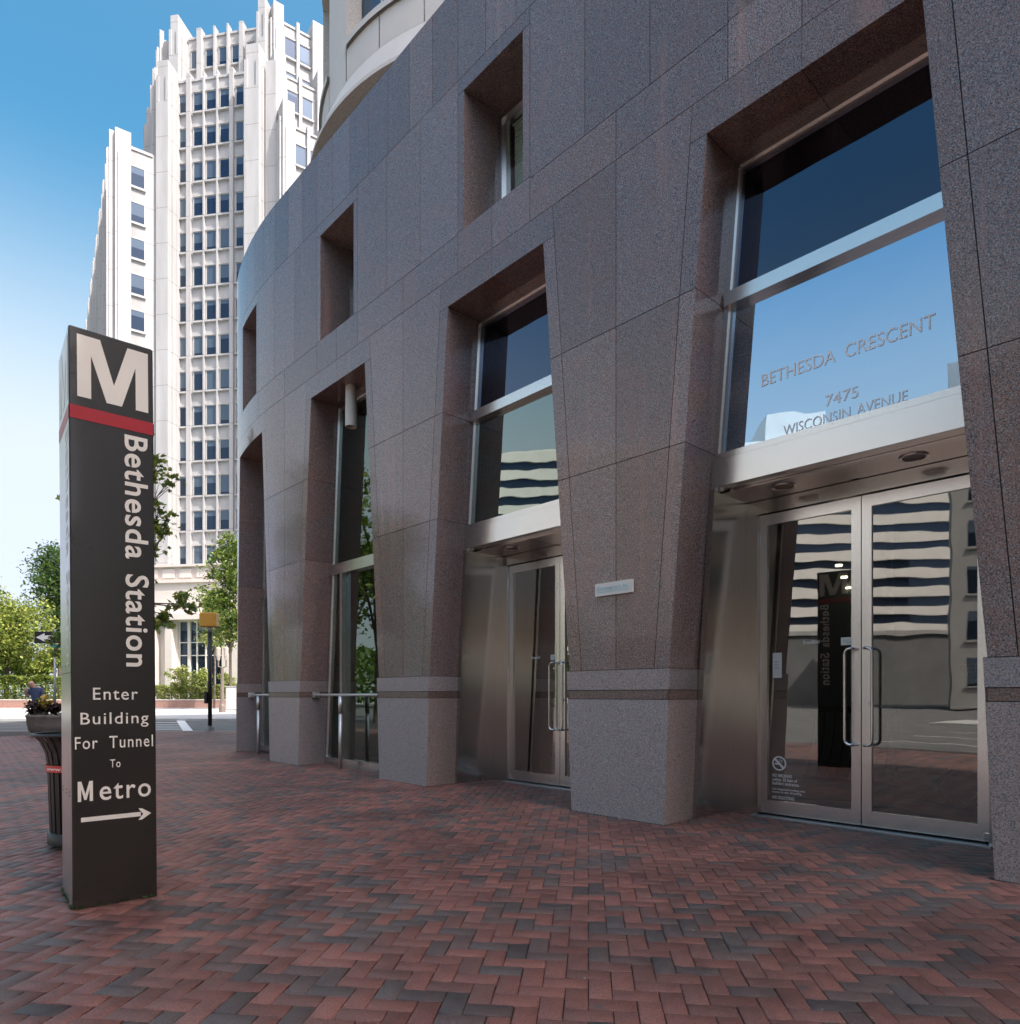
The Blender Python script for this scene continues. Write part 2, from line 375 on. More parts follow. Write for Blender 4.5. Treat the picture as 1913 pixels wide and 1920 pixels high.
gb = thing('granite_building', 'curved building of polished purple granite with tapered openings and pale upper storey', 'building', (6, 14, 0))
clad, base = MB(), MB()
def nu_(s): return 6 if s < S1 + .5 else 1
SW = .16; TW = .11
for i, k in enumerate(order):
    c = BAYS[k]; nxt = BAYS[order[i + 1]] if i + 1 < len(order) else None; q = nu_(c)
    # trim over and beside the opening
    for a, b in ((4.61, 5.86), (3.33, 4.61), (1.386, 3.33)):
        cell(clad, fw, [(c + hw(a), a), (c + hw(a) + SW, a), (c + hw(b) + SW, b), (c + hw(b), b)], 1)
        cell(clad, fw, [(c - hw(a) - SW, a), (c - hw(a), a), (c - hw(b), b), (c - hw(b) - SW, b)], 1)
    e = hw(5.86) + SW
    e2 = hw(4.61) + SW + (hw(5.86) - hw(4.61)) * (6.18 - 4.61) / (5.86 - 4.61)
    cell(clad, fw, [(c - e, 5.86), (c, 5.86), (c, 6.18), (c - e2, 6.18)], q, .0018); cell(clad, fw, [(c, 5.86), (c + e, 5.86), (c + e2, 6.18), (c, 6.18)], q, .0018)
    # under-window pair, window trim
    cell(clad, fw, [(c - .61, 6.18), (c, 6.18), (c, 6.66), (c - .61, 6.66)], q); cell(clad, fw, [(c, 6.18), (c + .61, 6.18), (c + .61, 6.66), (c, 6.66)], q)
    cell(clad, fw, [(c - .61, 6.66), (c - .5, 6.66), (c - .5, 8.29), (c - .61, 8.29)], 1); cell(clad, fw, [(c + .5, 6.66), (c + .61, 6.66), (c + .61, 8.29), (c + .5, 8.29)], 1)
    cell(clad, fw, [(c - .61, 8.29), (c + .61, 8.29), (c + .61, 8.47), (c - .61, 8.47)], q)
    if nxt is None: nxt = c + PITCH
    # pier between this opening and the next one to the right
    l0, r0 = c, nxt; mid = (l0 + r0) / 2; q = nu_(c)
    for a, b in ((1.386, 3.33), (3.33, 4.61)):
        cell(clad, fw, [(l0 + hw(a) + SW, a), (mid, a), (mid, b), (l0 + hw(b) + SW, b)], q); cell(clad, fw, [(mid, a), (r0 - hw(a) - SW, a), (r0 - hw(b) - SW, b), (mid, b)], q)
    a, b = 4.61, 6.18; ha, hb = hw(4.61) + SW, e2
    cell(clad, fw, [(l0 + ha, a), (mid, a), (mid, b), (l0 + hb, b)], q); cell(clad, fw, [(mid, a), (r0 - ha, a), (r0 - hb, b), (mid, b)], q)
    cell(clad, fw, [(l0 + .61, 6.18), (mid, 6.18), (mid, 6.64), (l0 + .61, 6.64)], q); cell(clad, fw, [(mid, 6.18), (r0 - .61, 6.18), (r0 - .61, 6.64), (mid, 6.64)], q)
    wd = (PITCH - 1.22) / 3
    for j in range(3):
        x0 = l0 + .61 + wd * j; cell(clad, fw, [(x0, 6.64), (x0 + wd, 6.64), (x0 + wd, 8.47), (x0, 8.47)], q)
    for j in range(7):
        x0 = c - .61 + PITCH / 7 * j; cell(clad, fw, [(x0, 8.47), (x0 + PITCH / 7, 8.47), (x0 + PITCH / 7, 9.62), (x0, 9.62)], 3 if q > 1 else 1)
    base = MB()
    # base course of the pier: block, dark band, cap, standing 2 cm proud, with returns in the openings
    for a, b, mt, pr in ((0, 1.11, 0, -.02), (1.11, 1.195, 2, -.017), (1.195, 1.386, 0, -.02)):
        x0a, x0b, x1a, x1b = l0 + hw(a) - .02, l0 + hw(b) - .02, r0 - hw(a) + .02, r0 - hw(b) + .02
        cell(base, lambda s, z, w, pr=pr: W(s, pr + w, z), [(x0a, a), (x1a, a), (x1b, b), (x0b, b)], 6 if q > 1 else 1, .003, .012, mt, 1)
        for sx, ca, cb, sg in ((l0, hw(a) - .02, hw(b) - .02, 1), (r0, hw(a) - .02, hw(b) - .02, -1)):
            fr = lambda d, z, w, sx=sx, sg=sg, e=(.003 if mt == 2 else 0): W(sx + sg * (hw(z) - .02 + e + w), d, z)
            cell(base, fr, [(-.02, a), (.52, a), (.52, b), (-.02, b)], 1, .003, .012, mt, 1)
    base.add([W(l0 + hw(1.386) - .02, -.02, 1.386), W(r0 - hw(1.386) + .02, -.02, 1.386), W(r0 - hw(1.386) + .02, .1, 1.386), W(l0 + hw(1.386) - .02, .1, 1.386)], [(0, 1, 2, 3)], 0, .8)
    base.add([W(l0 + hw(0) - .05, -.045, -.002), W(r0 - hw(0) + .05, -.045, -.002), W(r0 - hw(0) + .05, .0, .006), W(l0 + hw(0) - .05, .0, .006)], [(0, 1, 2, 3)], 1, 1.4)
    base.build('base_course', ['granite_base', 'joint', 'granite_band'], gb, tone=True)
clad.build('granite_cladding', ['granite', 'joint'], gb, tone=True)
# coping, wall core behind the cladding with openings left free
mb = MB()
ss = [BAYS['Y'] - 1 + .25 * k for k in range(int((BAYS['G'] + 4 - BAYS['Y']) / .25))]
for s0, s1 in zip(ss, ss[1:]):
    mb.add([W(s0, 0.0, 9.621), W(s1, 0.0, 9.621), W(s1, .55, 9.621), W(s0, .55, 9.621)], [(0, 1, 2, 3)], 0, .9)
    mb.add([W(s0, .55, 9.3), W(s1, .55, 9.3), W(s1, .55, 9.621), W(s0, .55, 9.621)], [(1, 0, 3, 2)], 0, .9)
mb.build('coping', ['granite'], gb, tone=True)
# reveals of the openings and of the small windows above
rev = MB()
for k in order:
    c = BAYS[k]; q = nu_(c)
    for sg in (1, -1):
        for a, b in ((1.386, 3.33), (3.33, 4.61), (4.61, 5.86)):
            cell(rev, lambda d, z, w, sg=sg: W(c + sg * (hw(z) + w), d, z), [(.0, a), (.52, a), (.52, b), (.0, b)], 1, .003, .012)
        cell(rev, lambda d, z, w, sg=sg: W(c + sg * (.5 + w), d, z), [(0, 6.66), (.6, 6.66), (.6, 8.29), (0, 8.29)], 1, .002, .012)
    for x0, x1 in ((-.805, 0), (0, .805)):
        cell(rev, lambda s, d, w: W(s, d, 5.86 + w), [(c + x0, 0), (c + x1, 0), (c + x1, .52), (c + x0, .52)], q, .003, .012)
    cell(rev, lambda s, d, w: W(s, d, 8.29 + w), [(c - .5, 0), (c + .5, 0), (c + .5, .6), (c - .5, .6)], q, .002, .012)
    cell(rev, lambda s, d, w: W(s, d, 6.66 - w), [(c - .5, 0), (c + .5, 0), (c + .5, .6), (c - .5, .6)], q, .002, .012)
rev.build('opening_reveal', ['granite', 'joint'], gb, tone=True)
# dark core that closes the building behind the cladding
core = MB()
for s0, s1 in zip(ss, ss[1:]):
    core.add([W(s0, .62, 8.6), W(s1, .62, 8.6), W(s1, .62, 9.62), W(s0, .62, 9.62)], [(0, 1, 2, 3)])
    core.add([W(s0, .03, 9.3), W(s1, .03, 9.3), W(s1, 3, 9.3), W(s0, 3, 9.3)], [(0, 1, 2, 3)])
core.build('roof_deck', ['aggregate'], gb)

# ---- windows, doors and lobbies in each bay
def lobby(k):
    c = BAYS[k]; mb = MB(); f = fw; s0, s1, d0, d1 = c - 1.72, c + 1.72, 1.28, 6.2
    def quad(a, b, cc, d, m): mb.add([a, b, cc, d], [(0, 1, 2, 3)], m)
    n = 4
    for j in range(n):
        a, b = s0 + (s1 - s0) * j / n, s0 + (s1 - s0) * (j + 1) / n
        quad(W(a, .5, -.01), W(b, .5, -.01), W(b, d1, -.01), W(a, d1, -.01), 2)
        quad(W(a, d1, 0), W(b, d1, 0), W(b, d1, 9.2), W(a, d1, 9.2), 1)
        quad(W(a, .6, 6.0), W(b, .6, 6.0), W(b, d1, 6.0), W(a, d1, 6.0), 0)
    quad(W(s0, .56, 0), W(s0, d1, 0), W(s0, d1, 9.2), W(s0, .56, 9.2), 1); quad(W(s1, .56, 0), W(s1, d1, 0), W(s1, d1, 9.2), W(s1, .56, 9.2), 1)
    # partition beside the entrance
    hexa(mb, lambda u, v, w_: W(u, w_, v), c - 1.7, c - .38, 0, 5.9, 2.5, 2.6, 0)
    hexa(mb, lambda u, v, w_: W(u, w_, v), c - .38, c - .22, 0, 5.9, 2.45, 2.65, 1)
    mb.build('lobby_room', ['lobby_grey', 'lobby_brown', 'lobby_floor'], gb)
    if k in 'DC':
        mb = MB()
        hexa(mb, lambda u, v, w_: W(u, w_, v), c - .78, c + .1, .98, 1.04, 1.75, 1.85)
        hexa(mb, lambda u, v, w_: W(u, w_, v), c - .78, c + .1, .30, .34, 1.78, 1.82)
        for j in range(9):
            x = c - .76 + .1 * j
            tube(mb, [W(x + .09 * math.sin(1.5 * q / 6), 1.8, .33 + (.98 - .33) * q / 6) for q in range(7)], .011, 0, 6)
        mb.build('lobby_railing', 'black', gb)
    if k == 'D':
        mb = MB(); f2 = lambda u, v, w_: W(u, w_, v)
        hexa(mb, f2, c + .05, c + .9, .98, 1.02, 3.6, 4.2); hexa(mb, f2, c + .1, c + .85, 0.1, .98, 3.65, 4.1)
        for x, d in ((-.15, 3.0), (.35, 2.9)):
            hexa(mb, f2, c + x, c + x + .4, .44, .48, d, d + .4)
            for a in (0, .37):
                for b in (0, .37): tube(mb, [f2(c + x + a + .015, 0, d + b), f2(c + x + .37 - a * .9, .44, d + b)], .012, 0, 6)
        mb.build('lobby_furniture', 'dark_wood', gb)
        mb = MB()
        for u_, v_, d in ((1573, 1062, 2.0), (1583, 1084, 2.25), (1592, 1104, 2.5)):
            s_, z_ = ray_wall(u_, v_, d); mb = MB(); lathe(mb, [(.0, 0), (.034, 0), (.034, .02)], W(s_, d, z_), 12); mb.build('lobby_spotlight', 'spot', gb)
        mb = MB(); hexa(mb, f2, c - .2, c + .9, 1.15, 2.5, 4.6, 4.65, 0)
        put_text(mb, 'CEREMONY', lambda u, v, w_: W(u, 4.58 + w_, v), c - .12, c + .62, 1.42, 1.53, 0, 0, 0, 1)
        put_text(mb, 'COFFEE ROASTERS', lambda u, v, w_: W(u, 4.58 + w_, v), c + .02, c + .5, 1.30, 1.34, 0, 0, 0, 1)
        mb.build('lobby_sign_wall', ['lobby_brown', 'lamp_in'], gb)
DF, DD = .50, 1.10
def taper_frame(mb, c, d0, d1, z0, z1, wd, m=0):
    for sg in (1, -1):
        mb.add([W(c + sg * hw(z0), d0, z0), W(c + sg * hw(z0), d1, z0), W(c + sg * (hw(z0) - wd), d1, z0), W(c + sg * (hw(z0) - wd), d0, z0),
                W(c + sg * hw(z1), d0, z1), W(c + sg * hw(z1), d1, z1), W(c + sg * (hw(z1) - wd), d1, z1), W(c + sg * (hw(z1) - wd), d0, z1)], BOXF, m)
def tquad(c, d, z0, z1, ins): return [W(c - hw(z0) + ins, d, z0), W(c + hw(z0) - ins, d, z0), W(c + hw(z1) - ins, d, z1), W(c - hw(z1) + ins, d, z1)]
GN = {'D': 'wide', 'C': 'narrow'}
for k in order:
    c = BAYS[k]; doors = k in 'CDEG'; lobby(k)
    # --- tall transom glazing
    fr = MB(); mid0, mid1 = 4.60, 4.72; ztr = 3.32 if doors else 3.28
    taper_frame(fr, c, .455, .52, 3.0 if doors else 0, 5.855, .05)
    taper_frame(fr, c, .475, .54, 3.0 if doors else 0, 5.82, .085)
    hexa(fr, fw, c - .75, c + .75, 5.80, 5.858, .455, .52); hexa(fr, fw, c - .72, c + .72, 5.76, 5.80, .475, .53)
    if doors:
        h = hw(mid0) - .02; hexa(fr, fw, c - h, c + h, mid0, mid1, .42, .53)
    else:
        h = hw(3.2) - .02; hexa(fr, fw, c - h, c + h, 3.11, 3.28, .42, .53)
    if not doors:
        for x in (-.62, .62): hexa(fr, fw, c + x - .035, c + x + .035, .12, 3.11, .42, .52)
        h = hw(.06) - .03; hexa(fr, fw, c - h, c + h, 0.0, .12, .44, .56)
    tf = fr.build('transom_frame', 'steel_bright', gb)
    if doors:
        mb = MB(); mb.add(tquad(c, .50, mid1, 5.78, .07), [(0, 1, 2, 3)]); mb.build('upper_pane', 'glass_dark', tf)
        mb = MB(); mb.add(tquad(c, .50, 3.25, mid0, .07), [(0, 1, 2, 3)]); mb.build('lower_pane', 'glass_clear' if k == 'D' else 'glass_mid', tf)
        mb = MB(); mb.add(tquad(c, .62, mid1 - .1, 5.8, .0), [(0, 1, 2, 3)]); mb.build('spandrel_backing', 'joint', tf)
    else:
        mb = MB(); mb.add(tquad(c, .50, 3.2, 5.78, .07), [(0, 1, 2, 3)]); mb.build('upper_pane', 'glass_green', tf)
        mb = MB(); mb.add(tquad(c, .50, .1, 3.15, .07), [(0, 1, 2, 3)]); mb.build('lower_pane', 'glass_green', tf)
    if k == 'D':
        ft = lambda u, v, w_: W(u, w_, v)
        def line(name, words, pl, pr, pt):
            _, z0 = ray_wall(*pl, .47); _, zb = ray_wall(*pr, .47); _, z1 = ray_wall(*pt, .47); zl = (z0 + zb) / 2
            for txt, ua, ub in words:
                fv = lambda u: pl[1] + (pr[1] - pl[1]) * (u - pl[0]) / (pr[0] - pl[0])
                mb = MB(); put_text(mb, txt, ft, ray_wall(ua, fv(ua), .47)[0], ray_wall(ub, fv(ub), .47)[0], zl, zl + (z1 - zb), .4975, .001, .0018, 0, 1.0, 'H')
                mb.build(name, 'grey_letter', tf)
        line('building_name', (('BETHESDA', 1425, 1564), ('CRESCENT', 1582, 1752)), (1425, 721), (1752, 614), (1752, 587))
        line('street_number', (('7475', 1545, 1607),), (1545, 760), (1607, 743), (1607, 722))
        line('street_name', (('WISCONSIN', 1466, 1592), ('AVENUE', 1604, 1700)), (1466, 813), (1700, 753), (1700, 732))
    # --- small upper window
    mb = MB(); fwin = lambda u, v, w_: W(c + u, w_, v)
    for x0, x1, z0, z1 in ((-.5, -.44, 6.66, 8.29), (.44, .5, 6.66, 8.29), (-.44, .44, 8.23, 8.29), (-.44, .44, 6.66, 6.72)): hexa(mb, fwin, x0, x1, z0, z1, .55, .62)
    for x0, x1, z0, z1 in ((-.44, -.39, 6.72, 8.23), (.39, .44, 6.72, 8.23), (-.39, .39, 8.18, 8.23)): hexa(mb, fwin, x0, x1, z0, z1, .59, .64)
    uw = mb.build('upper_window', 'steel_bright', gb)
    mb = MB(); mb.add([fwin(-.42, 6.7, .625), fwin(.42, 6.7, .625), fwin(.42, 8.25, .625), fwin(-.42, 8.25, .625)], [(0, 1, 2, 3)]); mb.build('pane', 'glass_upper', uw)
    mb = MB()
    for j in range(40): hexa(mb, fwin, -.36, .4, 6.74 + j * .036, 6.765 + j * .036, .70, .71)
    hexa(mb, fwin, -.38, .42, 8.17, 8.2, .68, .73)
    mb.build('blind', 'blind', uw)
    if not doors: continue
    # --- stainless entrance: header box, soffit, splayed side panels
    mb = MB(); h0, h1 = hw(3.02) - .005, hw(3.25) - .005
    mb.add([W(c - h0, .44, 3.02), W(c + h0, .44, 3.02), W(c + h1, .44, 3.26), W(c - h1, .44, 3.26),
            W(c - h0, .60, 3.02), W(c + h0, .60, 3.02), W(c + h1, .60, 3.26), W(c - h1, .60, 3.26)], [(0, 1, 2, 3), (3, 2, 6, 7), (5, 4, 7, 6), (4, 5, 1, 0), (0, 3, 7, 4), (1, 5, 6, 2)])
    h0, h1 = hw(3.265) - .006, hw(3.32) - .006
    hexa(mb, fw, c - h1, c + h1, 3.266, 3.32, .452, .56)
    mb.build('entrance_header', 'steel_bright', gb)
    mb = MB(); h = hw(3.0)
    hexa(mb, fw, c - h, c - .03, 3.0, 3.018, .60, DD + .02); hexa(mb, fw, c + .03, c + h, 3.0, 3.018, .60, DD + .02)
    hexa(mb, fw, c - .03, c + .03, 3.004, 3.018, .60, DD + .02)
    hexa(mb, fw, c - h, c + h, 2.87, 2.995, DD - .03, DD + .06)
    so = mb.build('entrance_soffit', 'steel', gb)
    for x in (-.52, .52):
        mb = MB(); p = W(c + x, .80, 2.999)
        lathe(mb, [(.105, .004), (.105, -.008), (.088, -.008), (.08, .002)], p, 24, 0); lathe(mb, [(.082, .0), (.06, .0005), (.0001, .0006)], p, 20, 1)
        mb.build('downlight', ['steel_bright', 'lamp_in' if x < 0 else 'black'], so, True)
    for sg in (1, -1):
        mb = MB()
        vs = [W(c + sg * hw(z), d, z) for z in (0, 3.0) for d in (.44, DD)]; vs2 = [W(c + sg * (hw(z) - .03), d, z) for z in (0, 3.0) for d in (.44, DD)]
        mb.add(vs + vs2, [(0, 1, 3, 2), (4, 6, 7, 5), (0, 2, 6, 4), (1, 5, 7, 3), (2, 3, 7, 6)])
        vs = [W(c + sg * (hw(z) - .055), d, z) for z in (0, 3.0) for d in (.435, .475)]; vs2 = [W(c + sg * (hw(z) + .0), d, z) for z in (0, 3.0) for d in (.435, .475)]
        mb.add(vs + vs2, [(0, 1, 3, 2), (4, 6, 7, 5), (0, 2, 6, 4), (1, 5, 7, 3)])
        # infill between the splayed return and the upright door jamb
        vs = [W(c + sg * x, d, z) for d in (DD - .03, DD + .05) for x, z in ((.927 + sg * .025, 0), (hw(0) - .03, 0), (hw(2.995) - .03, 2.995), (.927 + sg * .025, 2.995))]
        mb.add(vs, [(0, 1, 2, 3), (7, 6, 5, 4), (0, 3, 7, 4), (1, 5, 6, 2)])
        mb.build('side_panel', 'steel', gb)
    mb = MB(); hexa(mb, fw, c - .95, c + .98, -.001, .012, DD - .11, DD + .1); mb.build('threshold', 'grey_metal', gb)
    # --- a pair of glazed door leaves
    for sg in (-1, 1):
        fd = lambda x, z, d, sg=sg: W(c + .025 + sg * x, DD + d, z)
        x0, x1, z0, z1 = .004, .925, .03, 2.86; b0 = .125
        mb = MB()
        hexa(mb, fd, x0, x0 + .078, z0, z1, 0, .045); hexa(mb, fd, x1 - .078, x1, z0, z1, 0, .045)
        hexa(mb, fd, x0 + .078, x1 - .078, z1 - .10, z1, 0.001, .044); hexa(mb, fd, x0 + .078, x1 - .078, z0, z0 + b0, 0.001, .044)
        dr = mb.build('door', 'steel_bright', gb)
        mb = MB(); mb.add([fd(x0 + .072, z0 + b0 - .01, .02), fd(x1 - .072, z0 + b0 - .01, .02), fd(x1 - .072, z1 - .09, .02), fd(x0 + .072, z1 - .09, .02)], [(0, 1, 2, 3) if sg > 0 else (3, 2, 1, 0)])
        mb.build('door_glass', 'glass_door', dr)
        mb = MB(); pts = []
        for zz, q in ((.72, range(0, 5)), (1.55, range(4, -1, -1))):
            for j in q:
                a = j / 4 * math.pi / 2; s_ = 1 if zz < 1 else -1
                pts.append(fd(.112 - .045 * (1 - math.sin(a)), zz + s_ * .05 * (1 - math.cos(a)), -.075))
        pts = [fd(.042, .72, -.0)] + [fd(.046, .72, -.06)] + pts + [fd(.046, 1.55, -.06), fd(.042, 1.55, 0)]
        tube(mb, pts, .0125, 0, 10); mb.build('pull_handle', 'chrome', dr, True)
        for zz in (.075, 1.42, 2.63):
            mb = MB()
            if zz < .2: hexa(mb, fd, x1 - .03, x1 + .06, .035, .095, -.02, .03)
            else: lathe(mb, [(.0001, -.06), (.014, -.06), (.014, -.021), (.012, -.019), (.012, .019), (.014, .021), (.014, .06), (.0001, .06)], fd(x1 + .006, zz, -.008), 10)
            mb.build('hinge', 'chrome', dr)
        if sg > 0:
            mb = MB(); tube(mb, [fd(.05, 1.09, .0), fd(.05, 1.09, -.014)], .02, 0, 14); mb.build('lock', 'chrome', dr)
        if sg < 0 and k in 'CD':
            dS = BAYS['D'] - c; fx = lambda x, z, d: W(x - dS, DD + .016, z)     # x: place along the wall as read at the wide entrance
            def px(u, v): return ray_wall(u, v, DD + .016)
            (sa, za), (sb, zb) = px(1577, 1210), px(1599.5, 1198)
            mb = MB(); mb.add([fx(sa, za, 0), fx(sb, za, 0), fx(sb, za + .068, 0), fx(sa, za + .068, 0)], [(0, 1, 2, 3)])
            put_text(mb, 'PULL', lambda u, v, w_: W(u - dS, DD + .0145, v), sa + (sb - sa) * .2, sa + (sb - sa) * .8, za + .018, za + .05, 0, .01, 0, 1)
            mb.build('pull_sticker', ['sign_white', 'sign_teal'], dr)
            (sa, za), (sb, zb) = px(1506.5, 1208), px(1536.5, 1206)
            mb = MB(); put_text(mb, 'Brookfield', fx, sa, sb, za, za + .034, 0, .012, 0, 0); mb.build('tenant_name', 'white_text', dr)
            if k == 'D':
                for tx, ua, ub, v, hh, b in (('NO SMOKING', 1448.5, 1485, 1456, .030, .018), ('within 25 feet of', 1448.5, 1495, 1463.5, .030, .014), ('building entrance.', 1448.5, 1499, 1470.5, .030, .014),
                                            ('Use designated smoking area', 1448.5, 1509.5, 1480, .019, .012), ('located at rear of building.', 1448.5, 1504, 1485.5, .019, .012), ('NO SOLICITING', 1448.5, 1489.5, 1497, .030, .018)):
                    sa, za = px(ua, v); sb = px(ub, v)[0]
                    mb = MB(); put_text(mb, tx, fx, sa, sb, za, za + hh, 0, b, 0, 0, 1, 'H'); mb.build('notice_text', 'white_text', dr)
                mb = MB(); vs, fs = [], []; (cx, cz), n = px(1461.1, 1431.4), 40
                for j in range(n):
                    a = 2 * math.pi * j / n; vs += [fx(cx + .068 * math.cos(a), cz + .068 * math.sin(a), 0), fx(cx + .055 * math.cos(a), cz + .055 * math.sin(a), 0)]
                fs = [(2 * j, 2 * ((j + 1) % n), 2 * ((j + 1) % n) + 1, 2 * j + 1) for j in range(n)]; mb.add(vs, fs)
                e = .0075; q = .707 * .056
                mb.add([fx(cx - q - e, cz + q - e, 0), fx(cx - q + e, cz + q + e, 0), fx(cx + q + e, cz - q + e, 0), fx(cx + q - e, cz - q - e, 0)], [(0, 1, 2, 3)])
                fe = lambda x, z: W(x, DD + .0155, z)
                mb.add([fe(cx - .044, cz - .012), fe(cx + .012, cz - .012), fe(cx + .012, cz + .002), fe(cx - .044, cz + .002)], [(0, 1, 2, 3)])
                for pts in ([(.0, .012), (.012, .026), (.002, .036), (.014, .046)], [(.022, .004), (.032, .018), (.022, .028), (.03, .036)]):
                    tube(mb, [W(cx + a, DD + .015, cz + b) for a, b in pts], .003, 0, 5)
                mb.build('no_smoking_symbol', 'white_text', dr)
                (sa, za), (sb, zb) = px(1449, 1271), px(1466, 1222); fp = lambda x, z, o=0: W(x, DD + .0165 - o, z); hgt = .235
                mb = MB(); mb.add([fp(sa, za), fp(sb, za), fp(sb, za + hgt), fp(sa, za + hgt)], [(0, 1, 2, 3)])
                for q in (.62, .5, .38): mb.add([fp(sa + .015, za + hgt * q, .0012), fp(sb - .03, za + hgt * q, .0012), fp(sb - .03, za + hgt * q + .005, .0012), fp(sa + .015, za + hgt * q + .005, .0012)], [(0, 1, 2, 3)], 1)
                mb.build('paper_notice', ['sign_white', 'lobby_grey'], dr)
# ---- pale upper storey: a drum at the corner with splayed cornice and windows
DC, DR = Vector((.2, 13.2)), 3.9
zs = H + 9.0
def drum(name, r0, r1, z0, z1, a0, a1, mats, m=0, seg=48, parent=gb):
    mb = MB(); lathe(mb, [(r0, z0), (r1, z1)], (DC.x, DC.y, 0), seg, m, a0, a1); return mb.build(name, mats, parent, True)
A0, A1 = R(120), R(300)
mb = MB()
lathe(mb, [(2.6, zs), (DR, zs)], (DC.x, DC.y, 0), 64, 1, A0, A1)
lathe(mb, [(DR, zs), (DR + .0, zs + .06), (DR - .22, zs + .58), (DR - .22, zs + .60)], (DC.x, DC.y, 0), 64, 0, A0, A1)
mb.build('cornice', ['white_conc', 'aggregate'], gb)
def ang_at(u, r):
    k = Vector(((u - CU) / F, 1)); A = k.dot(k); B = -2 * k.dot(DC); C = DC.dot(DC) - r * r; disc = B * B - 4 * A * C
    t = (-B - math.sqrt(max(disc, 0))) / (2 * A); p = k * t - DC; a = math.atan2(p.y, p.x); return (a if a > 0 else a + 2 * math.pi), t
rw = DR - .22
def zat(u, v, r): return H + (CV - v) / F * ang_at(u, r)[1]
zsill = zat(662, 66, rw); ztop = zsill + 2.4; zcap = 42
w1a, w1b = ang_at(650, rw)[0], ang_at(650, rw)[0] + R(26)
w0b = ang_at(618, rw)[0]; w0a = w0b - R(22)
mb = MB()
def ring(a0, a1, z0, z1, r=rw, m=0, seg=10): lathe(mb, [(r, z0), (r, z1)], (DC.x, DC.y, 0), seg, m, a0, a1)
spans = []; step = (w1a - w0a); a = w0a - 2 * step
wins = [(w0a - step, w0b - step), (w0a, w0b), (w1a, w1b), (w1a + step, w1b + step)]
g = .006
edges = [A0] + [x for ab in wins for x in ab] + [A1]
for a, b in zip(edges[::2], edges[1::2]):
    ring(a, b - g if b < A1 else b, zs + .6, zsill - .1); ring(a, b, zsill - .1, zcap)
for a, b in wins:
    mida = (a + b) / 2
    ring(a, mida - g / 2, zs + .6, zsill - .1); ring(mida + g / 2, b - g, zs + .6, zsill - .1)
    ring(a, b, ztop, zcap)
    ring(a, b, zs + .6, zsill - .1, rw - .02, 1)
    ring(a - .01, b + .005, zsill - .1, zsill, rw + .05); lathe(mb, [(rw + .05, zsill), (rw - .3, zsill)], (DC.x, DC.y, 0), 8, 0, a, b)
    lathe(mb, [(rw - .3, ztop), (rw, ztop)], (DC.x, DC.y, 0), 8, 1, a, b)
    for e in (a, b):
        mb.add([(DC.x + r_ * math.cos(e), DC.y + r_ * math.sin(e), z) for r_, z in ((rw, zsill), (rw - .3, zsill), (rw - .3, ztop), (rw, ztop))], [(0, 1, 2, 3)], 1)
us = mb.build('upper_storey', ['white_conc', 'aggregate'], gb)
for a, b in wins:
    mb = MB(); lathe(mb, [(rw - .26, zsill), (rw - .26, ztop)], (DC.x, DC.y, 0), 6, 0, a, b)
    for e in (a + .006, a + (b - a) * .36, a + (b - a) * .7, b - .006):
        lathe(mb, [(rw - .25, zsill), (rw - .25, ztop)], (DC.x, DC.y, 0), 1, 1, e - .006, e + .006)
    mb.build('drum_window', ['window_blue', 'steel_rail'], us)
# the mass of the building behind and above (out of the picture, gives the shade on the plaza)
mb = MB(); n0, l0 = NN, RR
def mass(pts, z0, z1):
    n = len(pts); mb.add([(x, y, z0) for x, y in pts] + [(x, y, z1) for x, y in pts], [(i, (i + 1) % n, n + (i + 1) % n, n + i) for i in range(n)] + [tuple(range(n, 2 * n))])
q = lambda s, d: tuple(P0 + RR * s + NN * d)
mass([q(-5.6, 4.2), q(-11, 8), q(-12, 26), q(40, 26), q(40, 1.2), q(-3.0, 1.2)], zs + .1, 40)
mass([q(-6, 6.4), q(-10, 9), q(-12, 26), q(40, 26), q(40, 6.4)], 0, zs + .1)
mass([q(11.0, .3), q(11, 6.4), q(40, 6.4), q(40, .3)], 0, zs + .1)
mb.build('rear_wing', 'white_conc', gb)

# ------------------------------------------------------------------ ground
def flat(name, pts, z, m, kind='structure', thick=0):
    mb = MB(); n = len(pts); mb.add([(x, y, z) for x, y in pts], [tuple(range(n))])
    if thick: mb.add([(x, y, z) for x, y in pts] + [(x, y, z - thick) for x, y in pts], [(i, n + i, n + (i + 1) % n, (i + 1) % n) for i in range(n)])
    o = mb.build(name, m); tag(o, None, None, None, kind); return o
flat('road', [(-900, -900), (900, -900), (900, 900), (-900, 900)], -.13, 'asphalt')
PY = 22.0
f3 = lambda a, b: tuple(P0 + RR * a - NN * b)
flat('plaza_bed', [f3(-25.2, 9), f3(30, 9), (24, -10), (24, PY), (-22.1, PY)], -.012, 'sand', thick=.15)
mb = MB(); box(mb, -22, -1, PY + .004, PY + .16, -.14, -.004); tag(mb.build('kerb', 'kerb'), None, None, None, 'structure')
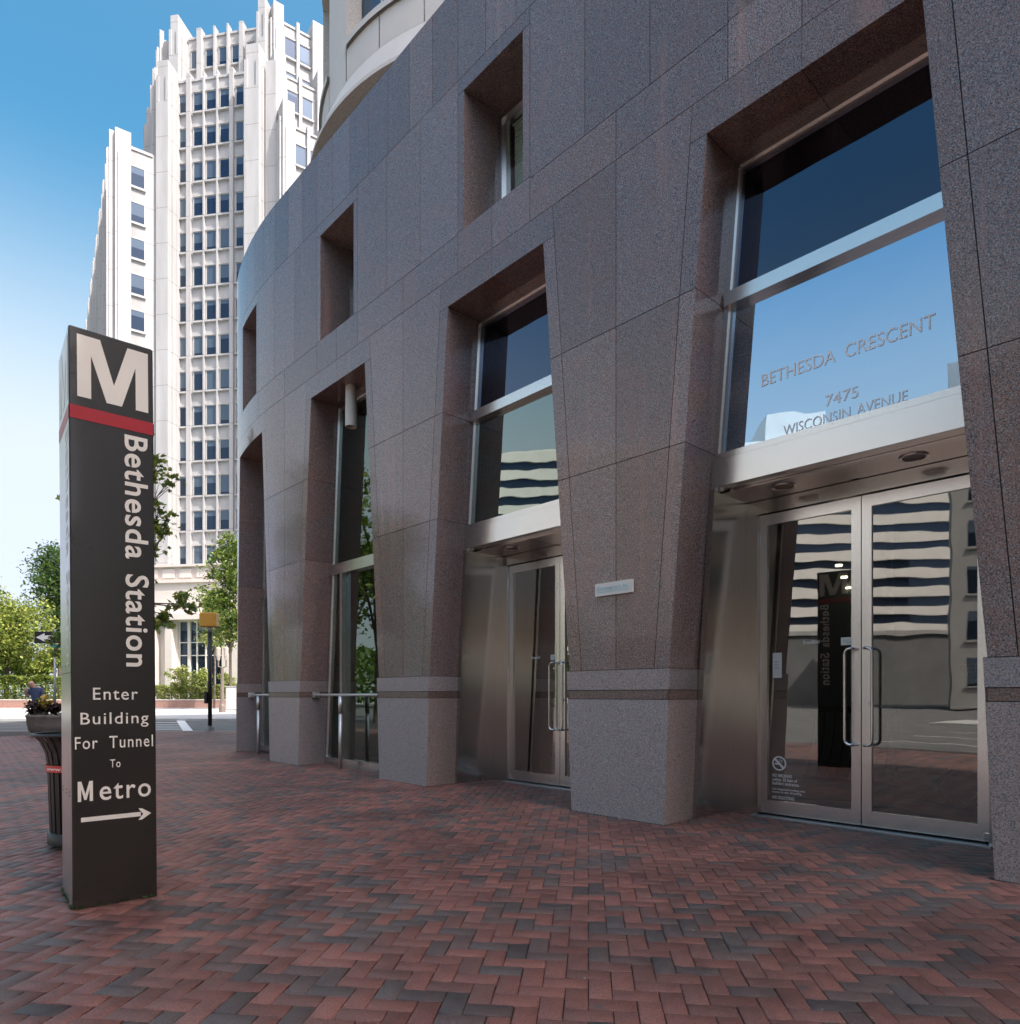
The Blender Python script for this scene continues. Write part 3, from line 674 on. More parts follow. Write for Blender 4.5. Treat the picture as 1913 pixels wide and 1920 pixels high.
# brick paving laid in herringbone, every brick real
rs = np.random.RandomState(3); U = .0905; hd = R(6.5); ca, sa = math.cos(hd), math.sin(hd)
bricks = []
for i in range(-275, 140):
    for j in range(-95, 305):
        kk = (i - j) % 4
        if kk == 0: bx = (i, j, i + 2, j + 1)
        elif kk == 3: bx = (i, j, i + 1, j + 2)
        else: continue
        cx, cy = (bx[0] + bx[2]) / 2 * U, (bx[1] + bx[3]) / 2 * U
        x, y = cx * ca + cy * sa, -cx * sa + cy * ca
        if y < -1.5 or y > PY - .1 or x < -21.5 or x > 9 or x < -1.25 * max(y, 0) - 4: continue
        s_, d_ = inv(x, y)
        if d_ > 1.1 or d_ < -8.95: continue
        if d_ > .42 and s_ < S1 + .6: continue
        bricks.append((bx[0] * U, bx[1] * U, bx[2] * U, bx[3] * U, math.hypot(x, y)))
B = np.array(bricks); nb = len(B)
cl = np.zeros(nb)
cxs, cys = (B[:, 0] + B[:, 2]) / 2, (B[:, 1] + B[:, 3]) / 2
for fx, fy, ph in ((1.3, .7, .3), (-.8, 1.7, 2.), (2.9, 2.3, 4.), (-3.1, 1.1, 1.)): cl += np.sin(cxs * fx + cys * fy + ph)
dark = rs.rand(nb) < .30 + .05 * cl
colr = np.where(dark[:, None], np.array([.088, .078, .073]) * (1 + .55 * (rs.rand(nb, 1) - .35)), np.array([.210, .098, .078]) * (1 + .5 * (rs.rand(nb, 1) - .5)))
mixn = rs.rand(nb, 1) ** 2 * .62; colr = colr * (1 - mixn) + np.array([.150, .095, .082]) * mixn
g = .0021; V = np.zeros((nb, 8, 3)); e = .0024
jz = (rs.rand(nb) - .5) * .0028; jx = (rs.rand(nb, 2) - .5) * .0022
for q, (ix, iy) in enumerate(((0, 1), (2, 1), (2, 3), (0, 3))):
    sx = 1 if ix == 0 else -1; sy = 1 if iy == 1 else -1
    V[:, q, 0] = B[:, ix] + sx * g + jx[:, 0]; V[:, q, 1] = B[:, iy] + sy * g + jx[:, 1]; V[:, q, 2] = -.012
    V[:, q + 4, 0] = B[:, ix] + sx * (g + e) + jx[:, 0]; V[:, q + 4, 1] = B[:, iy] + sy * (g + e) + jx[:, 1]
    V[:, q + 4, 2] = jz + (rs.rand(nb) - .5) * .0022
mid = V[:, :4].copy(); mid[:, :, 2] = V[:, 4:, 2] - e
V = np.concatenate([V[:, :4], mid, V[:, 4:]], 1)
X = V[:, :, 0] * ca + V[:, :, 1] * sa; Y = -V[:, :, 0] * sa + V[:, :, 1] * ca
V = np.stack([X, Y, V[:, :, 2]], -1).reshape(-1, 3)
fq = []
for q in range(4): fq += [(q, (q + 1) % 4, 4 + (q + 1) % 4, 4 + q), (4 + q, 4 + (q + 1) % 4, 8 + (q + 1) % 4, 8 + q)]
fq.append((8, 9, 10, 11)); fq = np.array(fq)
FA = (np.arange(nb)[:, None, None] * 12 + fq[None]).reshape(-1)
me = bpy.data.meshes.new('brick_pavement'); me.vertices.add(len(V)); me.vertices.foreach_set('co', V.ravel())
nf = nb * 9; me.loops.add(nf * 4); me.loops.foreach_set('vertex_index', FA.astype(np.int32)); me.polygons.add(nf)
me.polygons.foreach_set('loop_start', np.arange(nf, dtype=np.int32) * 4)
me.update(calc_edges=True); me.validate()
at_ = me.color_attributes.new('tone', 'FLOAT_COLOR', 'POINT')
ca4 = np.ones((nb, 12, 4)); ca4[:, :, :3] = colr[:, None, :]; at_.data.foreach_set('color', ca4.ravel())
me.materials.append(M['brick']); o = bpy.data.objects.new('brick_pavement', me); COL.objects.link(o); tag(o, None, None, None, 'structure')
# far side of the street
flat('far_sidewalk', [(-120, 34), (30, 34), (30, 62), (-120, 62)], -.02, 'sidewalk', thick=.11)
mb = MB()
for i, v in enumerate((1346.8, 1350.5, 1355, 1359.5, 1363.5, 1367.5)):
    y0 = F * 1.276 / (v - CV); xe = gpt(330 + (v - 1347) * .8, v, -.126)[0]; mb.add([(-17.5, y0, -.126), (xe, y0, -.126), (xe, y0 + .38, -.126), (-17.5, y0 + .38, -.126)], [(0, 1, 2, 3)])
pa, pb = gpt(362, 1370, -.122), gpt(343, 1347, -.122)
mb.add([(pa[0] - .36, pa[1], -.122), (pa[0], pa[1], -.122), (pb[0], pb[1], -.122), (pb[0] - .42, pb[1], -.122)], [(0, 1, 2, 3)])
tag(mb.build('crosswalk', 'paint'), None, None, None, 'structure')
mb = MB(); mb.add([(-5.5, 27.5, -.126), (8, 25.5, -.126), (8, 25.8, -.126), (-5.5, 27.8, -.126)], [(0, 1, 2, 3)]); tag(mb.build('road_marking', 'paint'), None, None, None, 'structure')
flat('lawn', [(-160, 62), (40, 62), (40, 300), (-160, 300)], -.01, 'grass')
# street running past the front, seen in the door glass
flat('near_sidewalk', [f3(-6, 25), f3(60, 25), f3(60, 31), f3(-6, 31)], -.02, 'sidewalk', thick=.11)
mb = MB()
for b in (13, 16.4, 19.8):
    for j in range(12): p = [f3(-4 + j * 5, b), f3(-1 + j * 5, b), f3(-1 + j * 5, b + .12), f3(-4 + j * 5, b + .12)]; mb.add([(x, y, -.126) for x, y in p], [(0, 1, 2, 3)])
tag(mb.build('lane_marking', 'paint'), None, None, None, 'structure')

# ------------------------------------------------------------------ station pylon
A_, B_, C_ = Vector((-2.327, 3.663)), Vector((-2.018, 3.935)), Vector((-2.641, 4.064))
D_ = B_ + C_ - A_; TOP = 3.125; LEAN = Vector((-.0245, .0))
py = thing('station_pylon', 'tall dark brown square station pylon with a big letter and red band', 'sign', (-2.33, 3.86, 0))
def pyl(p, z): q = p + LEAN * (z / TOP); return (q.x, q.y, z)
mb = MB(); pts = [A_, B_, D_, C_]; ctr = (A_ + D_) / 2
b = .006
ring_ = []
for p in range(4):
    a, prv, nx = pts[p], pts[p - 1], pts[(p + 1) % 4]; ring_ += [a + (prv - a).normalized() * b, a + (nx - a).normalized() * b]
zz = [-.03, TOP - b, TOP]; vs = []
for z in zz:
    for p in ring_: vs.append(pyl(p if z < TOP else p + (ctr - p).normalized() * b, z))
fs = [(i * 8 + j, i * 8 + (j + 1) % 8, (i + 1) * 8 + (j + 1) % 8, (i + 1) * 8 + j) for i in range(2) for j in range(8)] + [tuple(range(16, 24))]
mb.add(vs, fs); mb.build('pylon_shaft', 'pylon', py)
def pface(p, q):
    t = (q - p).normalized(); n = Vector((t.y, -t.x)); L = (q - p).length
    return (lambda u, z, w: tuple(Vector(pyl(p + t * u, z)) - Vector((n.x, n.y, 0)) * w * 1.0)), L, t, n
fR, LR_, tR, nR = pface(A_, B_)
def onface(u, v):
    k = Vector(((u - CU) / F, 1)); z = 1.5
    for _ in range(4):
        p = A_ + LEAN * (z / TOP); tt = p.dot(nR) / k.dot(nR); hit = k * tt; z = H + (CV - v) / F * tt
    return (hit - A_ - LEAN * (z / TOP)).dot(tR), z
def MGLYPH(mb, f, u0, u1, z0, z1, w, m=0):
    g = [(0, 0), (0, 1), (.315, 1), (.505, .31), (.70, 1), (1, 1), (1, 0), (.815, 0), (.815, .70), (.615, 0), (.40, 0), (.188, .70), (.188, 0)]
    vs = [f(u0 + (u1 - u0) * x, z0 + (z1 - z0) * y, w) for x, y in g]
    mb.add(vs, [(0, 1, 11, 12), (1, 2, 10, 11), (2, 3, 9, 10), (3, 4, 8, 9), (4, 5, 8), (5, 6, 7, 8)], m)
EPS = -.0025
mu0, mz1 = onface(144, 625); _, mz0 = onface(144, 742); mu1, _ = onface(278, 771)
_, rz1 = onface(133, 757); _, rz0 = onface(133, 782)
su0, _ = onface(235, 1000); su1, _ = onface(278, 1000); _, sz1 = onface(256, 819); _, sz0 = onface(256, 1250); _, sza = onface(256, 1049); _, szb = onface(256, 1078)
for (f, L) in ((fR, LR_), (pface(C_, A_)[0], (A_ - C_).length), (pface(B_, D_)[0], (D_ - B_).length), (pface(D_, C_)[0], (D_ - C_).length)):
    k = L / LR_
    mb = MB(); MGLYPH(mb, f, mu0 * k, mu1 * k, mz0, mz1, EPS); mb.build('big_letter', 'pylon_white', py)
    mb = MB(); mb.add([f(.003, rz0, EPS), f(L - .003, rz0, EPS), f(L - .003, rz1, EPS), f(.003, rz1, EPS)], [(0, 1, 2, 3)]); mb.build('red_band', 'red', py)
    for txt, a_z, b_z in (('Bethesda', sz1, sza), ('Station', szb, sz0)):
        mb = MB(); put_text(mb, txt, f, su0 * k, su1 * k, b_z, a_z, EPS, .017, 0, 0, 1.10, 'B', True); mb.build('station_name', 'pylon_white', py)
def ln(txt, l, r, base, cap, bold=.004, space=1.15):
    mb = MB(); u0, z0 = onface(l[0], l[1]); u1, zb = onface(*r); _, z1 = onface(l[0], cap)
    put_text(mb, txt, fR, u0, u1, (z0 + zb) / 2, (z0 + zb) / 2 + (z1 - z0), EPS, bold, 0, 0, space, 'B'); return mb.build('direction_text', 'pylon_white', py)
ln('Enter', (174.5, 1312.5), (258.5, 1311), 0, 1290)
ln('Building', (151, 1359), (278.5, 1355), 0, 1337)
ln('For  Tunnel', (140.5, 1405), (287, 1399), 0, 1382)
ln('To', (206.5, 1439), (226, 1438), 0, 1424)
u0, z0 = onface(146, 1504); u1, _ = onface(174.5, 1502); _, z1 = onface(146, 1466)
mb = MB(); dm = [(0, 0), (0, 1), (.24, 1), (.5, .36), (.76, 1), (1, 1), (1, 0), (.78, 0), (.78, .62), (.58, .08), (.42, .08), (.22, .62), (.22, 0)]
mb.add([fR(u0 + (u1 - u0) * x, z0 + (z1 - z0) * y, EPS) for x, y in dm], [(0, 1, 11, 12), (1, 2, 10, 11), (2, 3, 9, 10), (3, 4, 8, 9), (4, 5, 8), (5, 6, 7, 8)])
ul, zl = onface(187, 1500.5); ur, _ = onface(283, 1495); mo_ = z1 - z0
put_text(mb, 'etro', fR, ul, ur, zl, zl + mo_, EPS, .008, 0, 0, 1.15, 'M'); mb.build('direction_text', 'pylon_white', py)
mb = MB()
u0, z0 = onface(152, 1541.5); _, z1 = onface(152, 1533); u1, zt = onface(283.5, 1524.5); ue = u0 + (u1 - u0) * .845; zc = (z0 + z1) / 2; zc = zc * .5 + zt * .5; hh = (z1 - z0) / 2
mb.add([fR(u0, zc - hh, EPS), fR(ue, zc - hh, EPS), fR(ue, zc + hh, EPS), fR(u0, zc + hh, EPS)], [(0, 1, 2, 3)])
mb.add([fR(ue + .012, zc, EPS), fR(ue - .012, zc - hh * 2.6, EPS), fR(ue + .006, zc - hh * 2.6, EPS), fR(u1, zc, EPS), fR(ue + .006, zc + hh * 2.6, EPS), fR(ue - .012, zc + hh * 2.6, EPS)], [(0, 1, 2, 3), (0, 3, 4, 5)])
mb.build('arrow', 'pylon_white', py)
mb = MB(); fL = pface(C_, A_)[0]; LL = (A_ - C_).length; zj = 1.27
mb.add([fL(.006, .0, -.0012), fL(LL - .006, .0, -.0012), fL(LL - .006, TOP - .006, -.0012), fL(.006, TOP - .006, -.0012)], [(0, 1, 2, 3)]); mb.build('side_glare_sheet', 'pylon_glare', py); mb = MB()  # pale sheet puts the left face's grazing reflection into its colour
mb.add([fL(0.002, zj - .002, EPS), fL(LL - .002, zj - .002, EPS), fL(LL - .002, zj + .002, EPS), fL(0.002, zj + .002, EPS)], [(0, 1, 2, 3)])
for u in (.08, .25, .4):
    for z in (zj + .04, .62, .60): tube(mb, [fL(u, z, 0), fL(u, z, -.003)], .005, 0, 8)
mb.build('panel_joint', 'black', py)

# ------------------------------------------------------------------ litter bin
bx, by = (168 - CU) / F * 5.35, 5.35
lb = thing('litter_bin', 'black slatted steel litter bin with flared rim standing behind the pylon', 'bin', (bx, by, 0))
prof = [(.255, .04), (.258, .12), (.268, .40), (.275, .62), (.290, .72), (.325, .80), (.362, .845)]
def pr(z):
    for (r0, z0), (r1, z1) in zip(prof, prof[1:]):
        if z <= z1: return r0 + (r1 - r0) * (z - z0) / (z1 - z0)
    return prof[-1][0]
mb = MB(); n = 30
for i in range(n):
    a = 2 * math.pi * i / n; da = .070
    vs = []
    for r, z in prof:
        for dr in (0, -.008):
            for s in (-1, 1): vs.append((bx + (r + dr) * math.cos(a + s * da), by + (r + dr) * math.sin(a + s * da), z))
    fs = []
    for j in range(len(prof) - 1):
        o = j * 4; fs += [(o, o + 1, o + 5, o + 4), (o + 3, o + 2, o + 6, o + 7), (o + 1, o + 3, o + 7, o + 5), (o + 2, o, o + 4, o + 6)]
    mb.add(vs, fs)
mb.build('slats', 'bin', lb)
mb = MB(); lathe(mb, [(.275, 0.03), (.275, .11), (.262, .115), (.250, .115), (.25, .03)], (bx, by, 0), 40); lathe(mb, [(.10, 0), (.1, .06)], (bx, by, 0), 20); lathe(mb, [(.0001, .035), (.26, .035)], (bx, by, 0), 30); mb.build('base_ring', 'bin', lb, True)
mb = MB(); pts = [(bx + .366 * math.cos(2 * math.pi * i / 40), by + .366 * math.sin(2 * math.pi * i / 40), .85) for i in range(41)]; tube(mb, pts, .013, 0, 10, False); mb.build('rim', 'bin', lb, True)
mb = MB(); lathe(mb, [(.0001, .10), (.225, .10), (.235, .70), (.245, .80), (.30, .845)], (bx, by, 0), 32); mb.build('liner', 'liner', lb, True)
mb = MB(); rr = .285
vs = [(bx + rr * math.cos(a), by + rr * math.sin(a), z) for z in (.575, .625) for a in [2 * math.pi * i / 60 for i in range(60)]]
mb.add(vs, [(i, (i + 1) % 60, 60 + (i + 1) % 60, 60 + i) for i in range(60)])
fb = lambda u, z, w_: (bx + (rr + .0015 - w_ * 0) * math.cos(u / rr), by + (rr + .0015) * math.sin(u / rr), z)
put_text(mb, 'www.bethesda.org', fb, R(230) * rr, R(342) * rr, .588, .613, 0, .02, 0, 1, 1, 'h')
mb.build('sticker_band', ['sticker', 'white_text'], lb)

# ------------------------------------------------------------------ plants and trees
def leaf_batch(P, size, rng, up=.35, lobed=False, tone=None, hang=0):
    n = len(P); nrm = rng.normal(size=(n, 3)); nrm[:, 2] = np.abs(nrm[:, 2]) + up; nrm /= np.linalg.norm(nrm, axis=1)[:, None]
    t = rng.normal(size=(n, 3)); t[:, 2] -= hang; t -= nrm * (t * nrm).sum(1)[:, None]; t /= np.linalg.norm(t, axis=1)[:, None]; bt = np.cross(nrm, t)
    s = size * (.6 + .8 * rng.rand(n))[:, None]
    if lobed:
        sh = [(-.5, 0), (-.42, .22), (-.1, .2), (-.18, .5), (.12, .3), (.22, .46), (.32, .17), (.62, 0), (.32, -.17), (.22, -.46), (.12, -.3), (-.18, -.5), (-.1, -.2), (-.42, -.22)]
    else: sh = [(-.5, 0), (-.08, .27), (.5, .02), (-.04, -.26)]
    out = np.stack([P + t * s * x + bt * s * y + nrm * s * (.12 * (abs(y) * 2 - .3)) for x, y in sh], 1)
    tn = rng.rand(n) if tone is None else np.clip(tone + .25 * (rng.rand(n) - .5), 0, 1)
    return out, tn
def leaves_obj(name, batches, mats, parent=None):
    k = len(batches[0][0][0]); V = np.concatenate([b[0].reshape(-1, 3) for b in batches]); tn = np.concatenate([b[1] for b in batches]); mi = np.concatenate([np.full(len(b[1]), b[2], np.int32) for b in batches])
    off = Vector((0, 0, 0)) if parent is None else parent.location
    V = V - np.array(off)[None]; n = len(tn); me = bpy.data.meshes.new(name)
    me.vertices.add(n * k); me.vertices.foreach_set('co', V.ravel()); me.loops.add(n * k); me.loops.foreach_set('vertex_index', np.arange(n * k, dtype=np.int32))
    me.polygons.add(n); me.polygons.foreach_set('loop_start', np.arange(n, dtype=np.int32) * k)
    for m in mats: me.materials.append(M[m])
    me.polygons.foreach_set('material_index', mi); me.update(calc_edges=True)
    a = me.color_attributes.new('tone', 'FLOAT_COLOR', 'POINT'); c = np.ones((n * k, 4)); c[:, :3] = np.repeat(tn, k)[:, None]; a.data.foreach_set('color', c.ravel())
    o = bpy.data.objects.new(name, me); COL.objects.link(o); o.parent = parent; return o
def blob_points(blobs, n, rng, clump=.22, ncl=None):
    """leaf positions gathered in clumps on and in ellipsoid blobs (x, y, z, r[, rz])"""
    vol = np.array([b[3] ** 2 for b in blobs]); vol /= vol.sum(); P = []; T = []
    for b, f in zip(blobs, vol):
        m = max(6, int(n * f)); q = ncl or max(6, int(26 * min(3, b[3])))
        d = rng.normal(size=(q, 3)); d /= np.linalg.norm(d, axis=1)[:, None]; r = b[3] * (.35 + .72 * rng.rand(q) ** .6)
        ctr = np.array(b[:3]) + d * r[:, None] * np.array([1, 1, (b[4] if len(b) > 4 else b[3]) / b[3]])
        tones = rng.rand(q) * .8 + .1
        idx = rng.randint(0, q, m); sc_ = b[3] * clump * (.5 + rng.rand(q))
        P.append(ctr[idx] + rng.normal(size=(m, 3)) * sc_[idx][:, None] * np.array([1, 1, .65])); T.append(tones[idx])
    return np.concatenate(P), np.concatenate(T)
def tree(name, label, base, trunk_h, r, blobs, n, size, mats, seed, group=None, lobed=False, up=.35, clump=.22, weights=None, ncl=None, cat='tree'):
    rng = np.random.RandomState(seed); bx, by, bz = base
    t = thing(name, label, cat, base, group)
    mb = MB(); top = Vector((bx + rng.normal() * .1, by, bz + trunk_h))
    tube(mb, [(bx, by, bz - .1), (bx + .02, by, bz + trunk_h * .5), top], [r * 1.15, r * .9, r * .75], 0, 9)
    for b in blobs:
        c = Vector(b[:3]); m_ = top.lerp(c, .5) + Vector((rng.normal() * .15, rng.normal() * .15, .12 * (c - top).length))
        tube(mb, [top - Vector((0, 0, trunk_h * .12)), m_, c], [r * .6, r * .36, r * .12], 0, 6)
        for _ in range(4):
            e = c + Vector(rng.normal(size=3)) * b[3] * .5; tube(mb, [m_.lerp(c, .4 + .5 * rng.rand()), e], [r * .18, r * .05], 0, 5)
    mb.build('trunk', 'bark', t)
    P, T = blob_points(blobs, n, rng, clump, ncl)
    mi = rng.choice(len(mats), len(P), p=weights)
    bs = []
    for i in range(len(mats)):
        k = mi == i
        if k.any(): v, tn = leaf_batch(P[k], size, rng, up, lobed, T[k]); bs.append((v, tn, i))
    leaves_obj('crown', bs, mats, t); return t
# shade tree close behind the pylon, its crown mostly hidden by it
Y = 17
def bl(u, v, r, y=Y, dy=0): p = at(u, v, y + dy); return (p[0], p[1], p[2], r)
tx, ty, _ = at(205, 1300, Y)
tree('street_tree', 'young maple with lobed leaves growing behind the station pylon', (tx, ty, -.02), 3.0, .07,
     [bl(200, 800, .55), bl(225, 880, .65), bl(185, 930, .55, Y, .5), bl(230, 1000, .6), bl(195, 1080, .6), bl(250, 1150, .4), bl(292, 880, .27), bl(318, 900, .20), bl(300, 950, .17), bl(296, 985, .2), bl(318, 975, .16), bl(310, 1000, .12),
      bl(305, 1150, .22), bl(340, 1132, .24), bl(362, 1140, .15), bl(300, 1168, .15), bl(318, 1172, .08), bl(120, 1190, .2), bl(95, 1198, .13), bl(100, 1225, .12)],
     1900, .16, ['leaf', 'leaf_light'], 5, None, True, .2, .35, None, 7)

pl = thing('planter', 'round grey concrete planter bowl with dark and yellow plants', 'planter', (at(150, 1380, 19.8)[0], 19.8, 0))
px_, py_ = pl.location.x, pl.location.y
mb = MB(); rp = 1.28
lathe(mb, [(rp * .78, 0), (rp * .86, .04), (rp * .95, .16), (rp * .985, .35), (rp * .99, .50), (rp, .52), (rp * 1.01, .56), (rp * 1.0, .60), (rp * .94, .60), (rp * .93, .52), (.001, .50)], (px_, py_, 0), 48)
mb.build('bowl', 'concrete', pl, True)
mb = MB(); lathe(mb, [(rp * .93, .54), (.001, .56)], (px_, py_, 0), 24); mb.build('soil', 'soil', pl)
def plant(name, label, u, v, r, rz, y, n, size, mats, seed, hang=0, grp=None, cat='plant'):
    x, yy, z = at(u, v, y); rng = np.random.RandomState(seed); t = thing(name, label, cat, (x, yy, .55), grp)
    P, T = blob_points([(x, yy, max(z, .6), r, rz)], n, rng, .3, 14); b = leaf_batch(P, size, rng, .3, False, T, hang)
    leaves_obj('foliage', [(b[0], b[1], 0)], mats, t)
    mb = MB()
    for _ in range(5): e = Vector((x, yy, max(z, .6))) + Vector(rng.normal(size=3)) * r * .5; tube(mb, [(x, yy, .54), e], [.02, .008], 0, 5)
    mb.build('stem', 'bark', t)
plant('ornamental_plant', 'dark purple leafy plant at the edge of the concrete planter', 66, 1329, .20, .15, 19.4, 500, .10, ['leaf_purple'], 21)
plant('ornamental_plant', 'dark purple leafy plant in the concrete planter beside the pylon edge', 104, 1328, .19, .15, 19.3, 450, .10, ['leaf_purple'], 22)
plant('ornamental_plant', 'yellow leafy plant between the two purple planter plants', 87, 1322, .13, .2, 19.6, 260, .12, ['petal'], 23)
plant('ornamental_plant', 'upright green plant at the back of the concrete planter', 72, 1321, .12, .16, 19.9, 220, .11, ['leaf'], 24)

# ------------------------------------------------------------------ fittings on the granite building
def rail(k, label):
    c = BAYS[k]; t = thing('handrail', label, 'handrail', W(c - .34, .26, 0), 'steel handrails across the glazed openings')
    f = W; z = 1.15; h = hw(z) - .02
    mb = MB(); n = 14; pts = [f(c - h + .03 + (2 * h - .03) * j / n, .26, z) for j in range(n + 1)]
    tube(mb, pts, .022, 0, 12); mb.build('rail', 'steel_rail', t, True)
    mb = MB(); hexa(mb, fw, c - h, c - h + .03, z - .05, z + .05, .20, .32); mb.build('wall_bracket', 'steel_rail', t)
    mb = MB(); p = f(c - .34, .26, 0); tube(mb, [p, (p[0], p[1], .86)], .031, 0, 14); mb.build('post', 'steel_rail', t, True)
    mb = MB(); tube(mb, [(p[0], p[1], .862), (p[0], p[1], z - .02)], .036, 0, 14); mb.build('post_collar', 'steel_rail', t, True)
rail('B', 'satin steel handrail across the glazed opening with the ceiling lamp'); rail('A', 'satin steel handrail nearest the curved end of the granite building')
lp = W(BAYS['B'], .25, 5.86); lt = thing('ceiling_lamp', 'cream tube lamp hanging from the soffit of a granite opening', 'lamp', lp)
mb = MB(); lathe(mb, [(.001, -.002), (.085, -.002), (.085, -.30), (.001, -.30)], lp, 24); mb.build('upper_tube', 'lamp_tube', lt)
mb = MB(); lathe(mb, [(.07, -.28), (.088, -.305), (.09, -.62), (.078, -.62), (.07, -.42), (.001, -.42)], lp, 24); mb.build('lamp_shade', 'lamp_tube', lt)
# tenant sign
s0, z0 = ray_wall(1116, 1119, -.03); s1, z1 = ray_wall(1185, 1086, -.03); _, zb = ray_wall(1185, 1110, -.03); _, za = ray_wall(1116, 1095, -.03)
sg_ = thing('wall_sign', 'small cream tenant sign with pale blue print on the granite pier', 'sign', W((s0 + s1) / 2, 0, (z0 + z1) / 2))
zlo, zhi = (z0 + zb) / 2, (za + z1) / 2
mb = MB(); hexa(mb, fw, s0, s1, zlo, zhi, -.03, -.001); mb.build('sign_plate', 'sign_white', sg_)
mb = MB(); wdt = s1 - s0; hgt = zhi - zlo; fs_ = lambda u, v, w_: W(u, -.0325, v)
put_text(mb, 'E', fs_, s0 + wdt * .07, s0 + wdt * .14, zlo + hgt * .40, zlo + hgt * .76, 0, .01); put_text(mb, 'CONOMETRICA,', fs_, s0 + wdt * .15, s0 + wdt * .74, zlo + hgt * .40, zlo + hgt * .66, 0, .01, 0, 0, 1, 'C')
put_text(mb, 'I', fs_, s0 + wdt * .775, s0 + wdt * .79, zlo + hgt * .40, zlo + hgt * .76, 0, .01); put_text(mb, 'NC.', fs_, s0 + wdt * .80, s0 + wdt * .92, zlo + hgt * .40, zlo + hgt * .66, 0, .01, 0, 0, 1, 'C')
mb.add([fs_(s0 + wdt * .07, zlo + hgt * .26, 0), fs_(s0 + wdt * .92, zlo + hgt * .26, 0), fs_(s0 + wdt * .92, zlo + hgt * .31, 0), fs_(s0 + wdt * .07, zlo + hgt * .31, 0)], [(0, 1, 2, 3)]); mb.build('sign_lettering', 'sign_teal', sg_)

# ------------------------------------------------------------------ street furniture
sx, sy, _ = at(394, 1366, 21.6)
ps = thing('pedestrian_signal', 'yellow pedestrian signal box seen from behind on a black pole', 'traffic signal', (sx, sy, 0))
mb = MB(); tube(mb, [(sx, sy, .12), (sx, sy, at(394, 1185, 21.6)[2])], .062, 0, 14); mb.build('pole', 'black', ps, True)
mb = MB(); lathe(mb, [(.001, at(0, 1172, 21.6)[2]), (.062, at(0, 1172, 21.6)[2]), (.066, at(0, 1186, 21.6)[2]), (.001, at(0, 1186, 21.6)[2])], (sx, sy, 0), 16); mb.build('pole_cap', 'grey_metal', ps, True)
mb = MB(); hexa(mb, lambda u, v, w_: (sx + u, sy + v, w_), -.125, .125, -.125, .125, 0, .02); lathe(mb, [(.13, .02), (.115, .15), (.07, .17), (.07, .2)], (sx, sy, 0), 4); mb.build('pole_base', 'grey_metal', ps)
z0, z1 = at(0, 1176, 21.6)[2], at(0, 1149, 21.6)[2]; x0, x1 = at(377, 0, 21.6)[0], at(408, 0, 21.6)[0]
mb = MB(); r_ = .05
def rbox(mb, x0, x1, y0, y1, z0, z1, r, m=0):
    vs = []; k = 5
    for y, ins in ((y0, r * .5), (y0 + r * .5, 0), (y1, 0)):
        for cx, cz, a0 in ((x1 - r, z1 - r, 0), (x0 + r, z1 - r, 90), (x0 + r, z0 + r, 180), (x1 - r, z0 + r, 270)):
            for j in range(k): a = R(a0 + 90 * j / (k - 1)); vs.append((cx + (r - ins) * math.cos(a), y, cz + (r - ins) * math.sin(a)))
    n = 4 * k; fs = [(i * n + j, i * n + (j + 1) % n, (i + 1) * n + (j + 1) % n, (i + 1) * n + j) for i in range(2) for j in range(n)] + [tuple(range(n))[::-1], tuple(range(2 * n, 3 * n))]
    mb.add(vs, fs, m)
rbox(mb, x0, x1, sy - .14, sy + .12, z0, z1, .06); mb.build('signal_housing', 'yellow', ps)
mb = MB(); rbox(mb, x0 - .02, x1 - .03, sy + .122, sy + .22, z0, z1 + .01, .05); mb.build('signal_visor', 'black', ps)
mb = MB(); z0, z1 = at(0, 1319, 21.6)[2], at(0, 1297, 21.6)[2]; rbox(mb, sx - .155, sx - .06, sy - .08, sy + .05, z0, z1, .02); mb.build('push_button_box', 'black', ps)
ox, oy, _ = at(103, 1370, 20.8)
ow = thing('one_way_sign', 'black one way sign with white arrow on a grey street pole', 'sign', (ox, oy, 0))
mb = MB(); tube(mb, [(ox, oy, -.02), (ox, oy, at(0, 1180, 20.8)[2])], .035, 0, 10); mb.build('pole', 'grey_metal', ow, True)
fo = lambda u, v, w_: (at(u, 0, 20.7)[0], 20.7 + w_, at(0, v, 20.7)[2])
mb = MB(); hexa(mb, fo, 65, 141, 1206, 1184, 0, .02)
mb.add([fo(u, v, -.004) for u, v in ((68, 1195), (84, 1187), (84, 1191.5), (138, 1191.5), (138, 1199), (84, 1199), (84, 1203))], [(0, 1, 6), (2, 3, 4, 5), (1, 2, 5, 6)], 1)
put_text(mb, 'ONE WAY', lambda u, v, w_: fo(u, v, -.007), 90, 134, 1198, 1192.5, 0, .01, 0, 0); mb.build('sign_panel', ['black', 'white_text'], ow)
mb = MB(); hexa(mb, fo, 96, 132, 1215, 1208, .06, .07); mb.build('street_name_plate', 'sign_green', ow)
